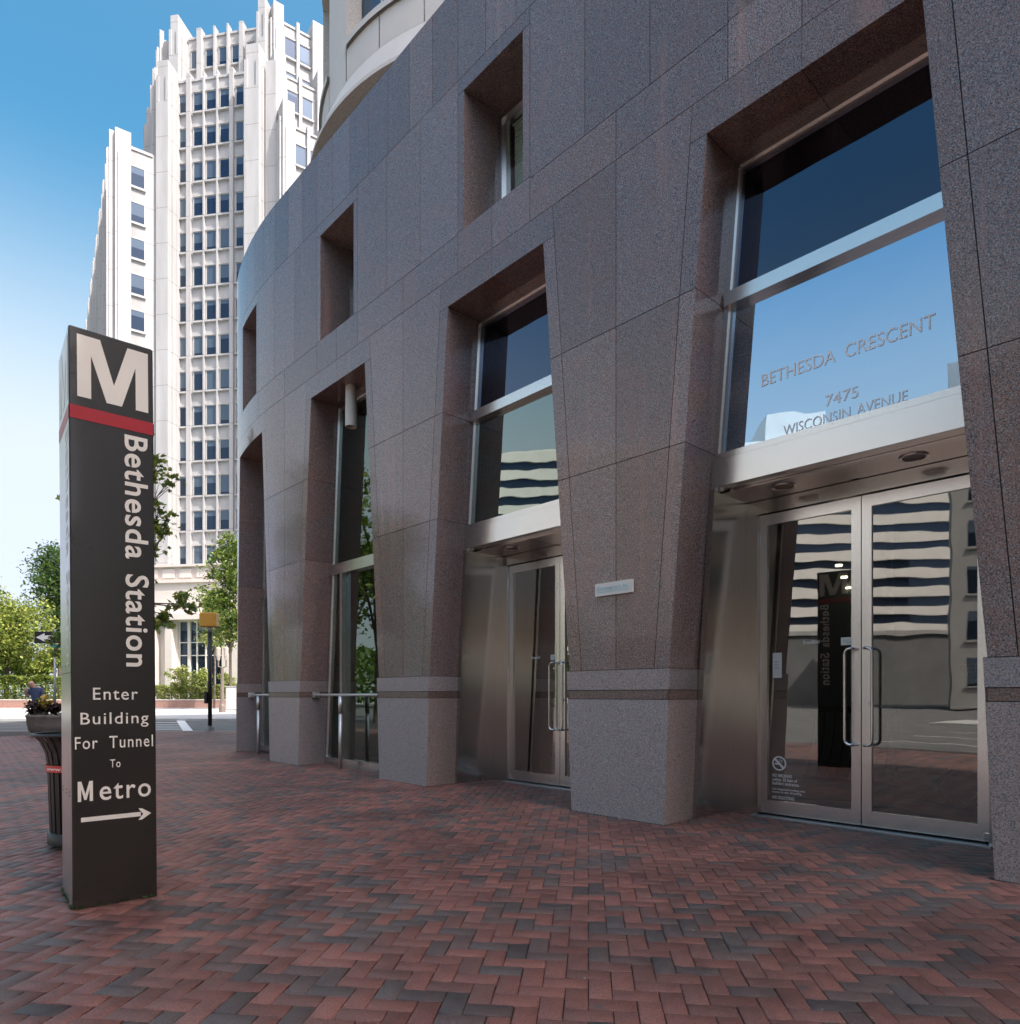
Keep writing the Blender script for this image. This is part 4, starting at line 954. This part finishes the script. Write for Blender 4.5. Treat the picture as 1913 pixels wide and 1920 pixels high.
def street_lamp(u, y, label):
    x, yy, _ = at(u, 1300, y); t = thing('street_lamp', label, 'street lamp', (x, yy, 0), None); zt = at(0, 1216, y)[2]; zb = at(0, 1237, y)[2]
    mb = MB(); tube(mb, [(x, yy, 0), (x, yy, zb - .5)], [.14, .09], 0, 10); lathe(mb, [(.22, 0), (.2, .4), (.12, .6)], (x, yy, 0), 10)
    mb.build('pole', 'lamp_bronze', t)
    for sx_ in (-.26, .26):
        mb = MB(); tube(mb, [(x, yy, zb - .55), (x + sx_, yy, zb - .45), (x + sx_, yy, zb - .05)], .05, 0, 6); mb.build('arm', 'lamp_bronze', t)
        mb = MB(); lathe(mb, [(.09, zb - .05), (.15, zb + .25), (.16, zb + .7), (.17, zb + .75), (.10, zb + .85), (.03, zt)], (x + sx_, yy, 0), 8); mb.build('lantern', 'lantern', t)
street_lamp(417, 46, 'ornate street lamp with two pale lanterns behind the signal pole')
ux, uy, _ = at(437, 1330, 50)
uc = thing('utility_cabinet', 'pale grey utility cabinet on the far sidewalk at the wall end', 'cabinet', (ux, uy, -.02))
mb = MB(); z0, z1 = -.02, at(0, 1288, 50)[2]; box(mb, ux - .4, ux + .5, uy - .3, uy + .3, z0, z1); box(mb, ux - .43, ux + .53, uy - .33, uy + .33, z1, z1 + .06); mb.build('cabinet_body', 'sidewalk', uc)
mb = MB(); box(mb, ux - .33, ux + .43, uy - .325, uy - .302, .15, z1 - .1); mb.build('cabinet_door', 'white_conc', uc)
# low brick wall, hedge, shrubs along the far sidewalk
lw = thing('low_brick_wall', 'long low red brick planter wall along the far sidewalk', 'wall', (-35, 62, 0))
mb = MB(); ztop = at(0, 1313, 62)[2]; box(mb, -90, -24.2, 62, 62.4, -.1, ztop); mb.build('wall_face', 'wall_brick', lw)
mb = MB(); box(mb, -90, -24.2, 61.96, 62.44, ztop, ztop + .08); mb.build('wall_cap', 'limestone', lw)
def hedge(name, label, u0, u1, y, v0, v1, n, size, mats, seed, w=None, depth=1.6):
    rng = np.random.RandomState(seed); x0, x1 = at(u0, 0, y)[0], at(u1, 0, y)[0]; z0, z1 = at(0, v1, y)[2], at(0, v0, y)[2]
    t = thing(name, label, 'hedge', ((x0 + x1) / 2, y + .4, 0)); P = rng.rand(n, 3) * np.array([x1 - x0, depth, z1 - z0]) + np.array([x0, y, z0])
    edge = rng.rand(n) < .6; P[edge, 2] = z1 - np.abs(rng.normal(size=edge.sum())) * .25; fr_ = rng.rand(n) < .5; P[fr_, 1] = y + np.abs(rng.normal(size=fr_.sum())) * .25
    T = .5 + .5 * np.sin(P[:, 0] * 3.1 + P[:, 2] * 4) * np.sin(P[:, 1] * 2 + P[:, 0] * 1.3); mi = rng.choice(len(mats), n, p=w); P[:, 2] += .12 * np.sin(P[:, 0] * 2.3)
    bs = []
    for i in range(len(mats)): v, tn = leaf_batch(P[mi == i], size, rng, .5, False, T[mi == i]); bs.append((v, tn, i))
    leaves_obj('foliage', bs, mats, t)
    mb = MB()
    for k in range(int((x1 - x0) / .6)): tube(mb, [(x0 + .3 + .6 * k, y + .6, 0), (x0 + .3 + .6 * k, y + .6, z1 - .3)], .03, 0, 5)
    mb.build('stem', 'bark', t)
hedge('clipped_hedge', 'clipped bright green hedge on the wall beside the crosswalk', 284, 430, 62.6, 1287, 1314, 11000, .19, ['leaf_light', 'leaf_pale'], 31, [.6, .4])
hedge('clipped_hedge', 'clipped green hedge on the wall mostly hidden by the pylon', 113, 283, 62.7, 1287, 1314, 7000, .22, ['leaf_light', 'leaf'], 33, [.6, .4])
hedge('loose_hedge', 'loose dark green hedge on the wall below the yellow green trees', -60, 112, 62.8, 1268, 1313, 9500, .24, ['leaf_light', 'leaf'], 32, [.45, .55])
def tr(name, label, u, v_top, v_bot, y, rad, seed, n, size, mats, wts, nb=7, trunk_v=1310, grp=None, cat='tree', clump=.24):
    x, yy, _ = at(u, 1300, y); rng = np.random.RandomState(seed + 100); z0, z1 = at(0, v_bot, y)[2], at(0, v_top, y)[2]; zc = (z0 + z1) / 2; hz = (z1 - z0) / 2; bl_ = []
    rb = min(rad, hz) * .55
    for i in range(nb):
        a = rng.rand() * 6.28; h = -1 + 2 * (i + .5) / nb; q = math.sqrt(max(.1, 1 - h * h * .9)) * (rad - rb * .75) * (.55 + .45 * rng.rand())
        bl_.append((x + q * math.cos(a), yy + q * math.sin(a), zc + h * (hz - rb * .8), rb * (.8 + .4 * rng.rand())))
    return tree(name, label, (x, yy, -.02), max(.4, z0 + .3), max(.05, rad * .055), bl_, n, size, mats, seed, grp, False, .3, clump, wts, None, cat)
tr('broadleaf_tree', 'tall dark green tree partly hidden by the station pylon', 112, 1018, 1205, 72, 3.9, 41, 9000, .34, ['leaf_dark', 'leaf'], [.7, .3], 9)
tr('broadleaf_tree', 'yellow green tree at the far end beside the tall dark tree', 12, 1112, 1262, 66, 4.3, 42, 9500, .32, ['leaf_light', 'leaf'], [.75, .25], 9)
tr('broadleaf_tree', 'small light tree with visible thin trunk behind the one way sign', 86, 1205, 1272, 66, 2.0, 43, 3200, .27, ['leaf_light', 'leaf'], [.8, .2], 6)
tr('broadleaf_tree', 'round low tree with bright foliage above the loose hedge', 28, 1205, 1288, 70, 3.2, 44, 5200, .3, ['leaf_light', 'leaf'], [.6, .4], 7)
tr('broadleaf_tree', 'green tree overhanging the signal box beside the granite corner', 432, 992, 1222, 55, 2.35, 45, 9500, .26, ['leaf', 'leaf_light'], [.75, .25], 9)
tr('broadleaf_tree', 'slender pale leaved tree against the white tower base', 402, 1085, 1225, 60, 1.5, 46, 3600, .24, ['leaf_pale', 'leaf_light'], [.6, .4], 6, clump=.3)
for u, y, r, sd, lb_ in ((338, 64.6, 1.15, 51, 'rounded yellow green shrub behind the clipped hedge'), (372, 64.8, 1.35, 52, 'taller yellow green shrub between rounded shrub and black signal pole'), (424, 64.5, 1.0, 53, 'small yellow green shrub under the street lamp')):
    tr('shrub', lb_, u, 1246 + 4 * (sd - 51) * (1 if sd < 53 else 2), 1300, y, r, sd, 2200, .19, ['leaf_light', 'leaf_pale'], [.65, .35], 5, cat='shrub')
tr('broadleaf_tree', 'dark tree standing behind the loose hedge outside the near trees', -70, 1090, 1290, 74, 5, 47, 6000, .4, ['leaf', 'leaf_dark'], [.5, .5], 8)
# trees only seen mirrored in the polished wall
for i, (x, y, h, lb_) in enumerate(((-20, 15.2, 9.5, 'street tree mirrored in the polished pier beside the handrail'), (-26, 18.5, 10.5, 'street tree mirrored in the curved end of the granite wall'))):
    rng = np.random.RandomState(60 + i)
    tree('street_tree', lb_, (x, y, -.1), h * .4, .14, [(x + rng.normal() * 1.3, y + rng.normal() * 1.3, h * (.48 + .07 * j), 1.15) for j in range(7)], 3600, .3, ['leaf', 'leaf_light'], 61 + i, None, False, .3, .3, [.7, .3])

# ------------------------------------------------------------------ man crossing the street
def person():
    y = 24.6; x, _, _ = at(72, 1300, y); z0 = -.13
    joints = {'pelvis': (0, 0, .92), 'waist': (.0, -.03, 1.05), 'chest': (-.02, -.10, 1.30), 'neck': (-.05, -.16, 1.48), 'head0': (-.09, -.20, 1.57), 'head1': (-.12, -.24, 1.68),
              'shL': (-.19, -.10, 1.40), 'elL': (-.27, -.16, 1.14), 'wrL': (-.20, -.34, 1.34), 'haL': (-.15, -.36, 1.44),
              'shR': (.17, -.10, 1.40), 'elR': (.25, -.08, 1.13), 'wrR': (.22, -.20, .90), 'haR': (.21, -.24, .80),
              'hipL': (-.09, 0, .88), 'knL': (-.12, -.10, .50), 'anL': (-.12, -.02, .10), 'toL': (-.13, -.18, .05),
              'hipR': (.09, 0, .88), 'knR': (.10, .02, .50), 'anR': (.12, .14, .10), 'toR': (.13, -.02, .05)}
    rad = {'pelvis': .155, 'waist': .15, 'chest': .165, 'neck': .062, 'head0': .085, 'head1': .095, 'shL': .075, 'shR': .075, 'elL': .05, 'elR': .05, 'wrL': .034, 'wrR': .034, 'haL': .04, 'haR': .04,
           'hipL': .10, 'hipR': .10, 'knL': .066, 'knR': .066, 'anL': .045, 'anR': .045, 'toL': .04, 'toR': .04}
    ks = list(joints); ed = [('pelvis', 'waist'), ('waist', 'chest'), ('chest', 'neck'), ('neck', 'head0'), ('head0', 'head1'), ('chest', 'shL'), ('shL', 'elL'), ('elL', 'wrL'), ('wrL', 'haL'), ('chest', 'shR'), ('shR', 'elR'), ('elR', 'wrR'), ('wrR', 'haR'),
                             ('pelvis', 'hipL'), ('hipL', 'knL'), ('knL', 'anL'), ('anL', 'toL'), ('pelvis', 'hipR'), ('hipR', 'knR'), ('knR', 'anR'), ('anR', 'toR')]
    me = bpy.data.meshes.new('body'); me.from_pydata([joints[k] for k in ks], [(ks.index(a), ks.index(b)) for a, b in ed], [])
    o = bpy.data.objects.new('body', me); COL.objects.link(o); md = o.modifiers.new('skin', 'SKIN'); ss_ = o.modifiers.new('sub', 'SUBSURF'); ss_.levels = 2
    sv = me.skin_vertices[0].data
    for i, k in enumerate(ks): sv[i].radius = (rad[k], rad[k]); sv[i].use_root = (k == 'pelvis')
    dg = bpy.context.evaluated_depsgraph_get(); me2 = bpy.data.meshes.new_from_object(o.evaluated_get(dg)); bpy.data.objects.remove(o)
    t = thing('person', 'bald man in navy shirt and grey shorts with a hand at his face', 'person', (x, y, z0)); t.scale = (1.05, 1.05, 1.05)
    for m in ('skin', 'navy', 'shorts', 'shoe'): me2.materials.append(M[m])
    for p in me2.polygons:
        cx, cy, cz = p.center; p.use_smooth = True
        arm = abs(cx) > .2
        if cz < .11: k = 3
        elif cz < .42: k = 0
        elif cz < .98 and not (arm and cz < 1.2): k = 2
        elif cz < 1.47 and not (arm and (cz < 1.24 or cy < -.2)) and not (cy < -.27): k = 1
        else: k = 0
        p.material_index = k
    b = bpy.data.objects.new('body', me2); COL.objects.link(b); b.parent = t
    # face: nose, ears, eyes
    mb = MB(); hx, hy, hz = -.115, -.235, 1.645
    for dx, dy, dz, r in ((-.015, -.105, -.02, .018), (-.098, 0, -.01, .024), (.09, -.01, -.01, .024)): lathe(mb, [(.001, -r), (r * .7, -r * .7), (r, 0), (r * .7, r * .7), (.001, r)], (hx + dx, hy + dy, hz + dz), 8)
    for dx in (-.05, .02): lathe(mb, [(.001, -.01), (.012, 0), (.001, .01)], (hx + dx, hy - .09, hz + .02), 6, 1)
    mb.build('face', ['skin', 'black'], t, True)
    mb = MB()
    for h, sx_ in (('haL', -1), ('haR', 1)):
        c = Vector(joints[h]); d = (c - Vector(joints['wr' + h[-1]])).normalized(); s = d.cross(Vector((0, 1, 0))).normalized()
        for j, L in enumerate((.075, .09, .085, .065)):
            o_ = c + s * (.022 * (j - 1.5)) + d * .02; tube(mb, [o_, o_ + d * L * .55, o_ + d * L + Vector((0, -.015, 0))], [.010, .009, .007], 0, 6)
        o_ = c - s * .035; tube(mb, [o_, o_ - s * .02 + d * .04, o_ - s * .015 + d * .065], [.011, .010, .008], 0, 6)
    mb.build('fingers', 'skin', t, True)
person()

# ------------------------------------------------------------------ white stepped tower
tw = thing('stepped_tower', 'tall white stepped office tower with vertical fins and blue windows', 'building', (-33, 78, 0))
CD, CN = Vector((.988, -.155)), Vector((-.155, -.988))         # along the chamfer (right), outward
E1, N1 = Vector((.826, .564)), Vector((.564, -.826)); E2, N2 = Vector((-.564, .826)), Vector((-.826, -.564))
OC = Vector(((337 - CU) / F * 76.9, 76.9))
def t_of(u, O, d):
    k = (u - CU) / F; return (k * O.y - O.x) / (d.x - k * d.y)
shell = MB(); nwin = [0]; rest = MB()
def tbox(O, a, n, x0, x1, d0, d1, z0, z1, m=0): obox(shell, O, a, n, x0, x1, d0, d1, H + z0, H + z1, m)
def window(O, a, n, x0, x1, z0, z1, seen=True):
    mb = MB() if seen and nwin[0] < 97 else rest
    P = lambda x, z, d: (O[0] + a[0] * x + n[0] * d, O[1] + a[1] * x + n[1] * d, H + z)
    fr_ = .035
    mb.add([P(x0 + fr_, z0 + fr_, .05), P(x1 - fr_, z0 + fr_, .05), P(x1 - fr_, z1 - fr_, .05), P(x0 + fr_, z1 - fr_, .05)], [(0, 1, 2, 3)])
    for a0, a1, b0, b1 in ((x0, x0 + fr_, z0, z1), (x1 - fr_, x1, z0, z1), (x0 + fr_, x1 - fr_, z0, z0 + fr_), (x0 + fr_, x1 - fr_, z1 - fr_, z1)):
        obox(mb, O, a, n, a0, a1, .02, .09, H + b0, H + b1, 1)
    if mb is not rest: mb.build('window', ['window_blue', 'white_conc'], tw); nwin[0] += 1
ROW = 3.875
def rows(top, n): return [(top - ROW * i - 2.17, top - ROW * i) for i in range(n)]
def bay(O, a, n, cols, x0, x1, par, base_z, rws, fins, fd=.34, fin_up=.5, seen=True):
    """wall at d=0; frames, sills, spandrels and fins in relief"""
    tbox(O, a, n, x0, x1, -3, 0, base_z, par - .25); tbox(O, a, n, x0, x1, -.4, .12, par - .25, par)
    for z0, z1 in rws:
        if z1 < base_z + .5: continue
        for c0, c1 in cols:
            window(O, a, n, c0, c1, z0, z1, seen); tbox(O, a, n, c0 - .08, c1 + .08, 0, .3, z0 - .22, z0 - .02); tbox(O, a, n, c0 - .05, c1 + .05, 0, .16, z1 + .02, z1 + .22)
    for f0, f1, *dd in fins: tbox(O, a, n, f0, f1, -.3, dd[0] if dd else fd, base_z, par + fin_up)
cols = [tuple(t_of(u, OC, CD) for u in q) for q in ((337.5, 352), (364, 383), (388, 408), (413.5, 432.5), (443.5, 458))]
fins = [tuple(t_of(u, OC, CD) for u in q) for q in ((352.5, 360.5), (383.5, 386), (408.5, 411), (433, 440))]
rw14 = rows(66.95, 14)
bay(OC, CD, CN, cols, -.2, 8.0, 68.5, 10, rw14, fins)
# upper, set back tier
OU = OC - CN * 2.7 + CD * t_of(358, OC - CN * 2.7, CD)
ucols = [tuple(t_of(u, OU, CD) for u in q) for q in ((360, 372), (387, 404), (411.5, 428.5), (436, 451), (465, 476))]
ufins = [tuple(t_of(u, OU, CD) for u in q) for q in ((373.5, 382), (404.5, 407.5), (429.5, 432.5), (452.5, 460))]
bay(OU, CD, CN, ucols, -.3, 8.6, 75.95, 66, rows(74.35, 2), ufins, .5, .6)
def pier(u0, u1, O, dback, proud, ztop, zbase, stepped=True):
    x0, x1 = t_of(u0, O + CN * proud, CD), t_of(u1, O + CN * proud, CD)
    tbox(O, CD, CN, x0, x1, -dback, proud, zbase, ztop)
    if stepped:
        w_ = x1 - x0
        tbox(O, CD, CN, x0 - .28, x0, -dback, proud - .25, zbase, ztop - 2.2); tbox(O, CD, CN, x1, x1 + .14, -dback, proud - .6, zbase, ztop - 2.0); tbox(O, CD, CN, x1 + .14, x1 + .2, -dback, proud - 1.2, zbase, ztop - 3.4)
        tbox(O, CD, CN, x0 - .12, x0 + w_ * .16, proud, proud + .14, zbase, ztop - 1.7); tbox(O, CD, CN, x1 - w_ * .16, x1 + .1, proud, proud + .14, zbase, ztop - 1.7)
        tbox(O, CD, CN, x0, x1, proud, proud + .13, zbase, ztop - 4.6)
    return x0, x1
lx0, lx1 = pier(296, 315, OC, 3, 1.9, 69.3, 0); rx0, rx1 = pier(461, 485, OC, 3, 1.9, 69.6, 0)
pier(320, 334, OU, 3, 1.7, 77.2, 64); pier(484, 497, OU, 4, 1.7, 77.6, 64)
# stepped flank between right pier and right wing
tbox(OC, CD, CN, rx1 + .3, rx1 + 1.5, -6, 1.0, 0, 68.4); tbox(OU, CD, CN, t_of(499, OU, CD), t_of(509, OU, CD), -5, 1.0, 60, 76.8)
# shaded left flanks
def flank(O, L, ztop, zbase, pitch, n0, dn=.45):
    tbox(O, E2, N2, 0, L, -4, 0, zbase, ztop - 1.2)
    for i in range(int(L / pitch)):
        tbox(O, E2, N2, n0 + i * pitch, n0 + i * pitch + .75, 0, dn, zbase, ztop)
        if i % 2 == 0: tbox(O, E2, N2, n0 + i * pitch + .15, n0 + i * pitch + .6, dn, dn + .25, zbase, ztop - 2)
OL = OC + CD * (lx0 - .3) + CN * 1.2
flank(OL, 15, 69.4, 0, 3.1, .4); OL2 = OU + CD * (t_of(318, OU, CD)) + CN * .9; flank(OL2, 10, 76.6, 60, 3.0, .3)
# left wing
OW = Vector((-42.1, 73.3))
tbox(OW, E1, N1, 0, 3.6, -30, 0, 0, 58.9); tbox(OW, E1, N1, .0, 1.5, -1.5, .25, 0, 60.4); tbox(OW, E1, N1, .25, 1.25, .25, .40, 0, 57.9)
wc = (t_of(244.5, OW, E1), t_of(271.5, OW, E1)); tbox(OW, E1, N1, 1.5, 3.6, -.3, .12, 58.8, 59.1)
for i, (z0, z1) in enumerate(rows(57.1, 14)):
    window(OW, E1, N1, wc[0], wc[1], z0, z1, i < 6); tbox(OW, E1, N1, wc[0] - .06, wc[1] + .1, 0, .22, z0 - .25, z0 - .02)
flank(OW + E1 * .0, 46, 60.3, 0, 2.9, .3, .5)
# right wing in three steps
for u0, y0, u1, z_par, z_pier, zb, cu, top, nr, up1 in ((511, 77.0, 530, 75.95, 77.4, 60, ((533, 554), (560.5, 580)), 74.35, 3, 583), (512, 75.3, 534, 68.5, 70.4, 48, ((538, 558), (566, 586)), 66.95, 5, 592), (528, 73.2, 550, 61.1, 63.2, 0, ((553.5, 573.5), (581, 601)), 59.2, 11, 606)):
    O = Vector(((u0 - CU) / F * y0, y0)); X = lambda u: t_of(u, O, E1)
    p1 = X(u1); tbox(O, E1, N1, 0, p1, -6, .5, zb, z_pier); tbox(O, E1, N1, -.25, 0, -6, .2, zb, z_pier - 1.8); tbox(O, E1, N1, p1, p1 + .2, -3, .25, zb, z_pier - 2.2); tbox(O, E1, N1, p1 * .2, p1 * .8, .5, .62, zb, z_pier - 3)
    cs = [(X(a), X(b)) for a, b in cu]; fm = (cs[0][1] + cs[1][0]) / 2
    bay(O, E1, N1, cs, p1, X(up1) + .2, z_par, zb, rows(top, nr), [(fm - .16, fm + .16, .4)], .4, .5)
    tbox(O, E1, N1, X(up1), X(up1) + 1.6, -6, .7, zb, z_pier); tbox(O, E1, N1, X(up1) + 1.6, X(up1) + 14, -6, .0, zb, z_par)
# central mass behind everything
tbox(OC, CD, CN, .0, 9.5, -14, -1.0, 0, 66)
shell.build('tower_wall', 'tower', tw)
rest_o = rest.build('rear_window', ['window_blue', 'white_conc'], tw); tag(rest_o, 'remaining windows of the tower, largely hidden', None, None, 'stuff')
# podium with portal
pod = MB(); OB = OC + CN * 3.2
px0, px1 = t_of(262, OB, CD), t_of(470, OB, CD); wx0, wx1, cx1 = t_of(333, OB, CD), t_of(416, OB, CD), t_of(366, OB, CD)
Zv = lambda v: (CV - v) / F * 74.5
def pbox(x0, x1, d0, d1, z0, z1, m=0): obox(pod, OB, CD, CN, x0, x1, d0, d1, z0 + H, z1 + H, m)
pbox(px0, wx0, -3, 0, -H - .1, Zv(1096)); pbox(wx1, px1, -3, 0, -H - .1, Zv(1096)); pbox(wx0, wx1, -3, 0, Zv(1168), Zv(1096)); pbox(px0 - .1, px1 + .1, -3, .25, Zv(1096), Zv(1090))
pbox(px0, px1, -3, -.3, Zv(1090), Zv(1066)); pbox(px0, px1, -3, .1, Zv(1066), Zv(1062))
for i in range(6): x = px0 + .6 + i * 2.0; pbox(x, x + 1.4, -.3, -.12, Zv(1086), Zv(1070))
pbox(wx0 - .9, wx0 - .1, 0, .8, -H, Zv(1166)); pbox(wx0 - 2.6, wx1, 0, 1.1, Zv(1166), Zv(1156)); pbox(wx0 - 2.9, wx0 - 2.0, 0, 1.0, -H, Zv(1166))
pod.build('podium', 'limestone', tw)
mb = MB(); pf = lambda u, v, w_: (OB.x + CD.x * u + CN.x * (.03 - w_), OB.y + CD.y * u + CN.y * (.03 - w_), v + H)
put_text(mb, 'CHEVY CHASE', pf, t_of(303, OB, CD), t_of(372, OB, CD), Zv(1122), Zv(1112), .025, 0, .006); mb.build('carved_name', 'limestone', tw)
mb = MB(); obox(mb, OB, CD, CN, wx0, wx1, -.5, -.45, 0, H + Zv(1168)); pw = mb.build('portal_window', 'window_blue', tw)
mb = MB()
for i in range(6): x = wx0 + (wx1 - wx0) * i / 5; obox(mb, OB, CD, CN, x - .06, x + .06, -.44, -.3, 0, H + Zv(1168))
for v in (1206, 1230): obox(mb, OB, CD, CN, wx0, wx1, -.42, -.33, H + Zv(v) - .05, H + Zv(v) + .05)
x = t_of(352, OB, CD); obox(mb, OB, CD, CN, x - .14, x + .14, -.44, -.2, 0, H + Zv(1168))
mb.build('glazing_bar', 'white_conc', pw)

# ------------------------------------------------------------------ buildings across the street, seen mirrored; then unseen sky blockers
ob_ = thing('banded_office_block', 'white office block with dark ribbon windows mirrored in the doors', 'building', (-105, -16, 0))
mb = MB(); nfl = 14; fh = 2.85; OA = Vector((-100, -58)); a_ = Vector((-.05, .9987)); n_ = Vector((.9987, .05)); Lb = 76
obox(mb, OA, a_, n_, 0, Lb, -24, -.4, 0, nfl * fh + 1)
for i in range(nfl + 1): obox(mb, OA, a_, n_, -.2, Lb + .2, -24.2, 0, i * fh - .8 if i else -.1, i * fh + .72)
obox(mb, OA, a_, n_, 24, 33, -14, -1, nfl * fh + 1, nfl * fh + 5.5)
mb.build('office_wall', 'office_white', ob_)
mb = MB()
for i in range(nfl): obox(mb, OA, a_, n_, .3, Lb - .3, -.38, -.3, i * fh + .72, (i + 1) * fh - .8)
wo = mb.build('ribbon_window', 'window_blue', ob_)
mb = MB(); obox(mb, OA, a_, n_, -6, 60, 8, 16, -.1, 9); obox(mb, OA, a_, n_, -6, 60, 7.9, 16.3, 9, 9.6, 1); mb.build('office_podium', ['office_dark', 'office_grey'], ob_)
og = thing('grey_office_block', 'grey concrete office block with square windows mirrored in the doors', 'building', (-62, -48, 0))
mb = MB(); OA = Vector((-39.7, -52.4)); a_ = Vector((-.47, .8827)); n_ = Vector((.8827, .47))
obox(mb, OA, a_, n_, 0, 30, -20, 0, 0, 30); gw = mb.build('office_wall', 'office_grey', og)
for i in range(7):
    for j in range(7):
        mb = MB(); obox(mb, OA, a_, n_, 1.5 + j * 4.1, 4.2 + j * 4.1, .0, .03, 2 + i * 4, 4.3 + i * 4); obox(mb, OA, a_, n_, 1.4 + j * 4.1, 4.3 + j * 4.1, 0, .2, 1.8 + i * 4, 1.99 + i * 4, 1); mb.build('window', ['window_blue', 'office_grey'], og)

rng = np.random.RandomState(77); n = 15000; X_ = -62 + rng.normal(size=n) * 4; Y_ = 4 + 62 * rng.rand(n); hgt = 7 + 3 * np.sin(Y_ * .37) + 2 * np.sin(Y_ * .9 + 1); Z_ = hgt * rng.rand(n) ** .7
v_, tn_ = leaf_batch(np.stack([X_, Y_, Z_], 1), .7, rng, .3, False, .5 + .4 * np.sin(X_ * 1.1 + Z_) * np.sin(Y_ * .8))
wd_ = leaves_obj('woodland', [(v_, tn_, 0)], ['leaf']); tag(wd_, 'wood of green trees along the street, mirrored low in the granite', 'woodland', None, 'stuff')

pw_ = []; rng = np.random.RandomState(9)
for p, q_, n in ((A_, B_, 260), (C_, A_, 420)):
    f_ = rng.rand(n); cl_ = (np.sin(f_ * 23) + np.sin(f_ * 61 + 1)) > .35; f_ = f_[cl_]; nn = Vector(((q_ - p).y, -(q_ - p).x)).normalized(); off = np.abs(rng.normal(size=len(f_))) * .007
    pw_.append(np.stack([p.x + (q_.x - p.x) * f_ + nn.x * off, p.y + (q_.y - p.y) * f_ + nn.y * off, .004 + .01 * rng.rand(len(f_))], 1))
v_, tn_ = leaf_batch(np.concatenate(pw_), .013, rng, .2)
tag(leaves_obj('weeds', [(v_, tn_, 0)], ['leaf_dark']), 'moss and small weeds along the foot of the pylon', 'weeds', None, 'stuff')
to_ = thing('unseen_sky_blocker', 'unseen brown block added across the street to cut sky light', 'building', tuple(P0 + RR * 30 - NN * 36) + (0,))  # out-of-view block added to keep sky light off the reveals
mb = MB(); obox(mb, P0, RR, NN, 14, 75, -52, -29, -.1, 20)
for i in range(5): obox(mb, P0, RR, NN, 13.9, 75, -29, -28.6, 2.8 + i * 3.8, 4.2 + i * 3.8)
mb.build('office_wall', 'blocker_brown', to_)
for i in range(4):
    mb = MB(); obox(mb, P0, RR, NN, 14.5, 74, -28.99, -28.9, 4.25 + i * 3.8, 6.55 + i * 3.8); mb.build('ribbon_window', 'window_plain', to_)

for i, a in enumerate((11.5, 17, 23, 30)):  # out-of-view trees added to block sky along the wall and darken the reveals
    x, y = P0 + RR * a - NN * (5.8 + .5 * (i % 2)); rng = np.random.RandomState(90 + i)
    tree('street_tree', 'unseen tree added along the plaza kerb to darken the opening reveals', (x, y, -.02), 3.0, .16, [(x + rng.normal() * 1.2, y + rng.normal() * 1.2, 3.2 + .85 * j + rng.rand(), 1.5) for j in range(8)], 4200, .34, ['leaf', 'leaf_dark'], 91 + i, 'unseen added trees along the plaza kerb', False, .3, .3, [.7, .3])
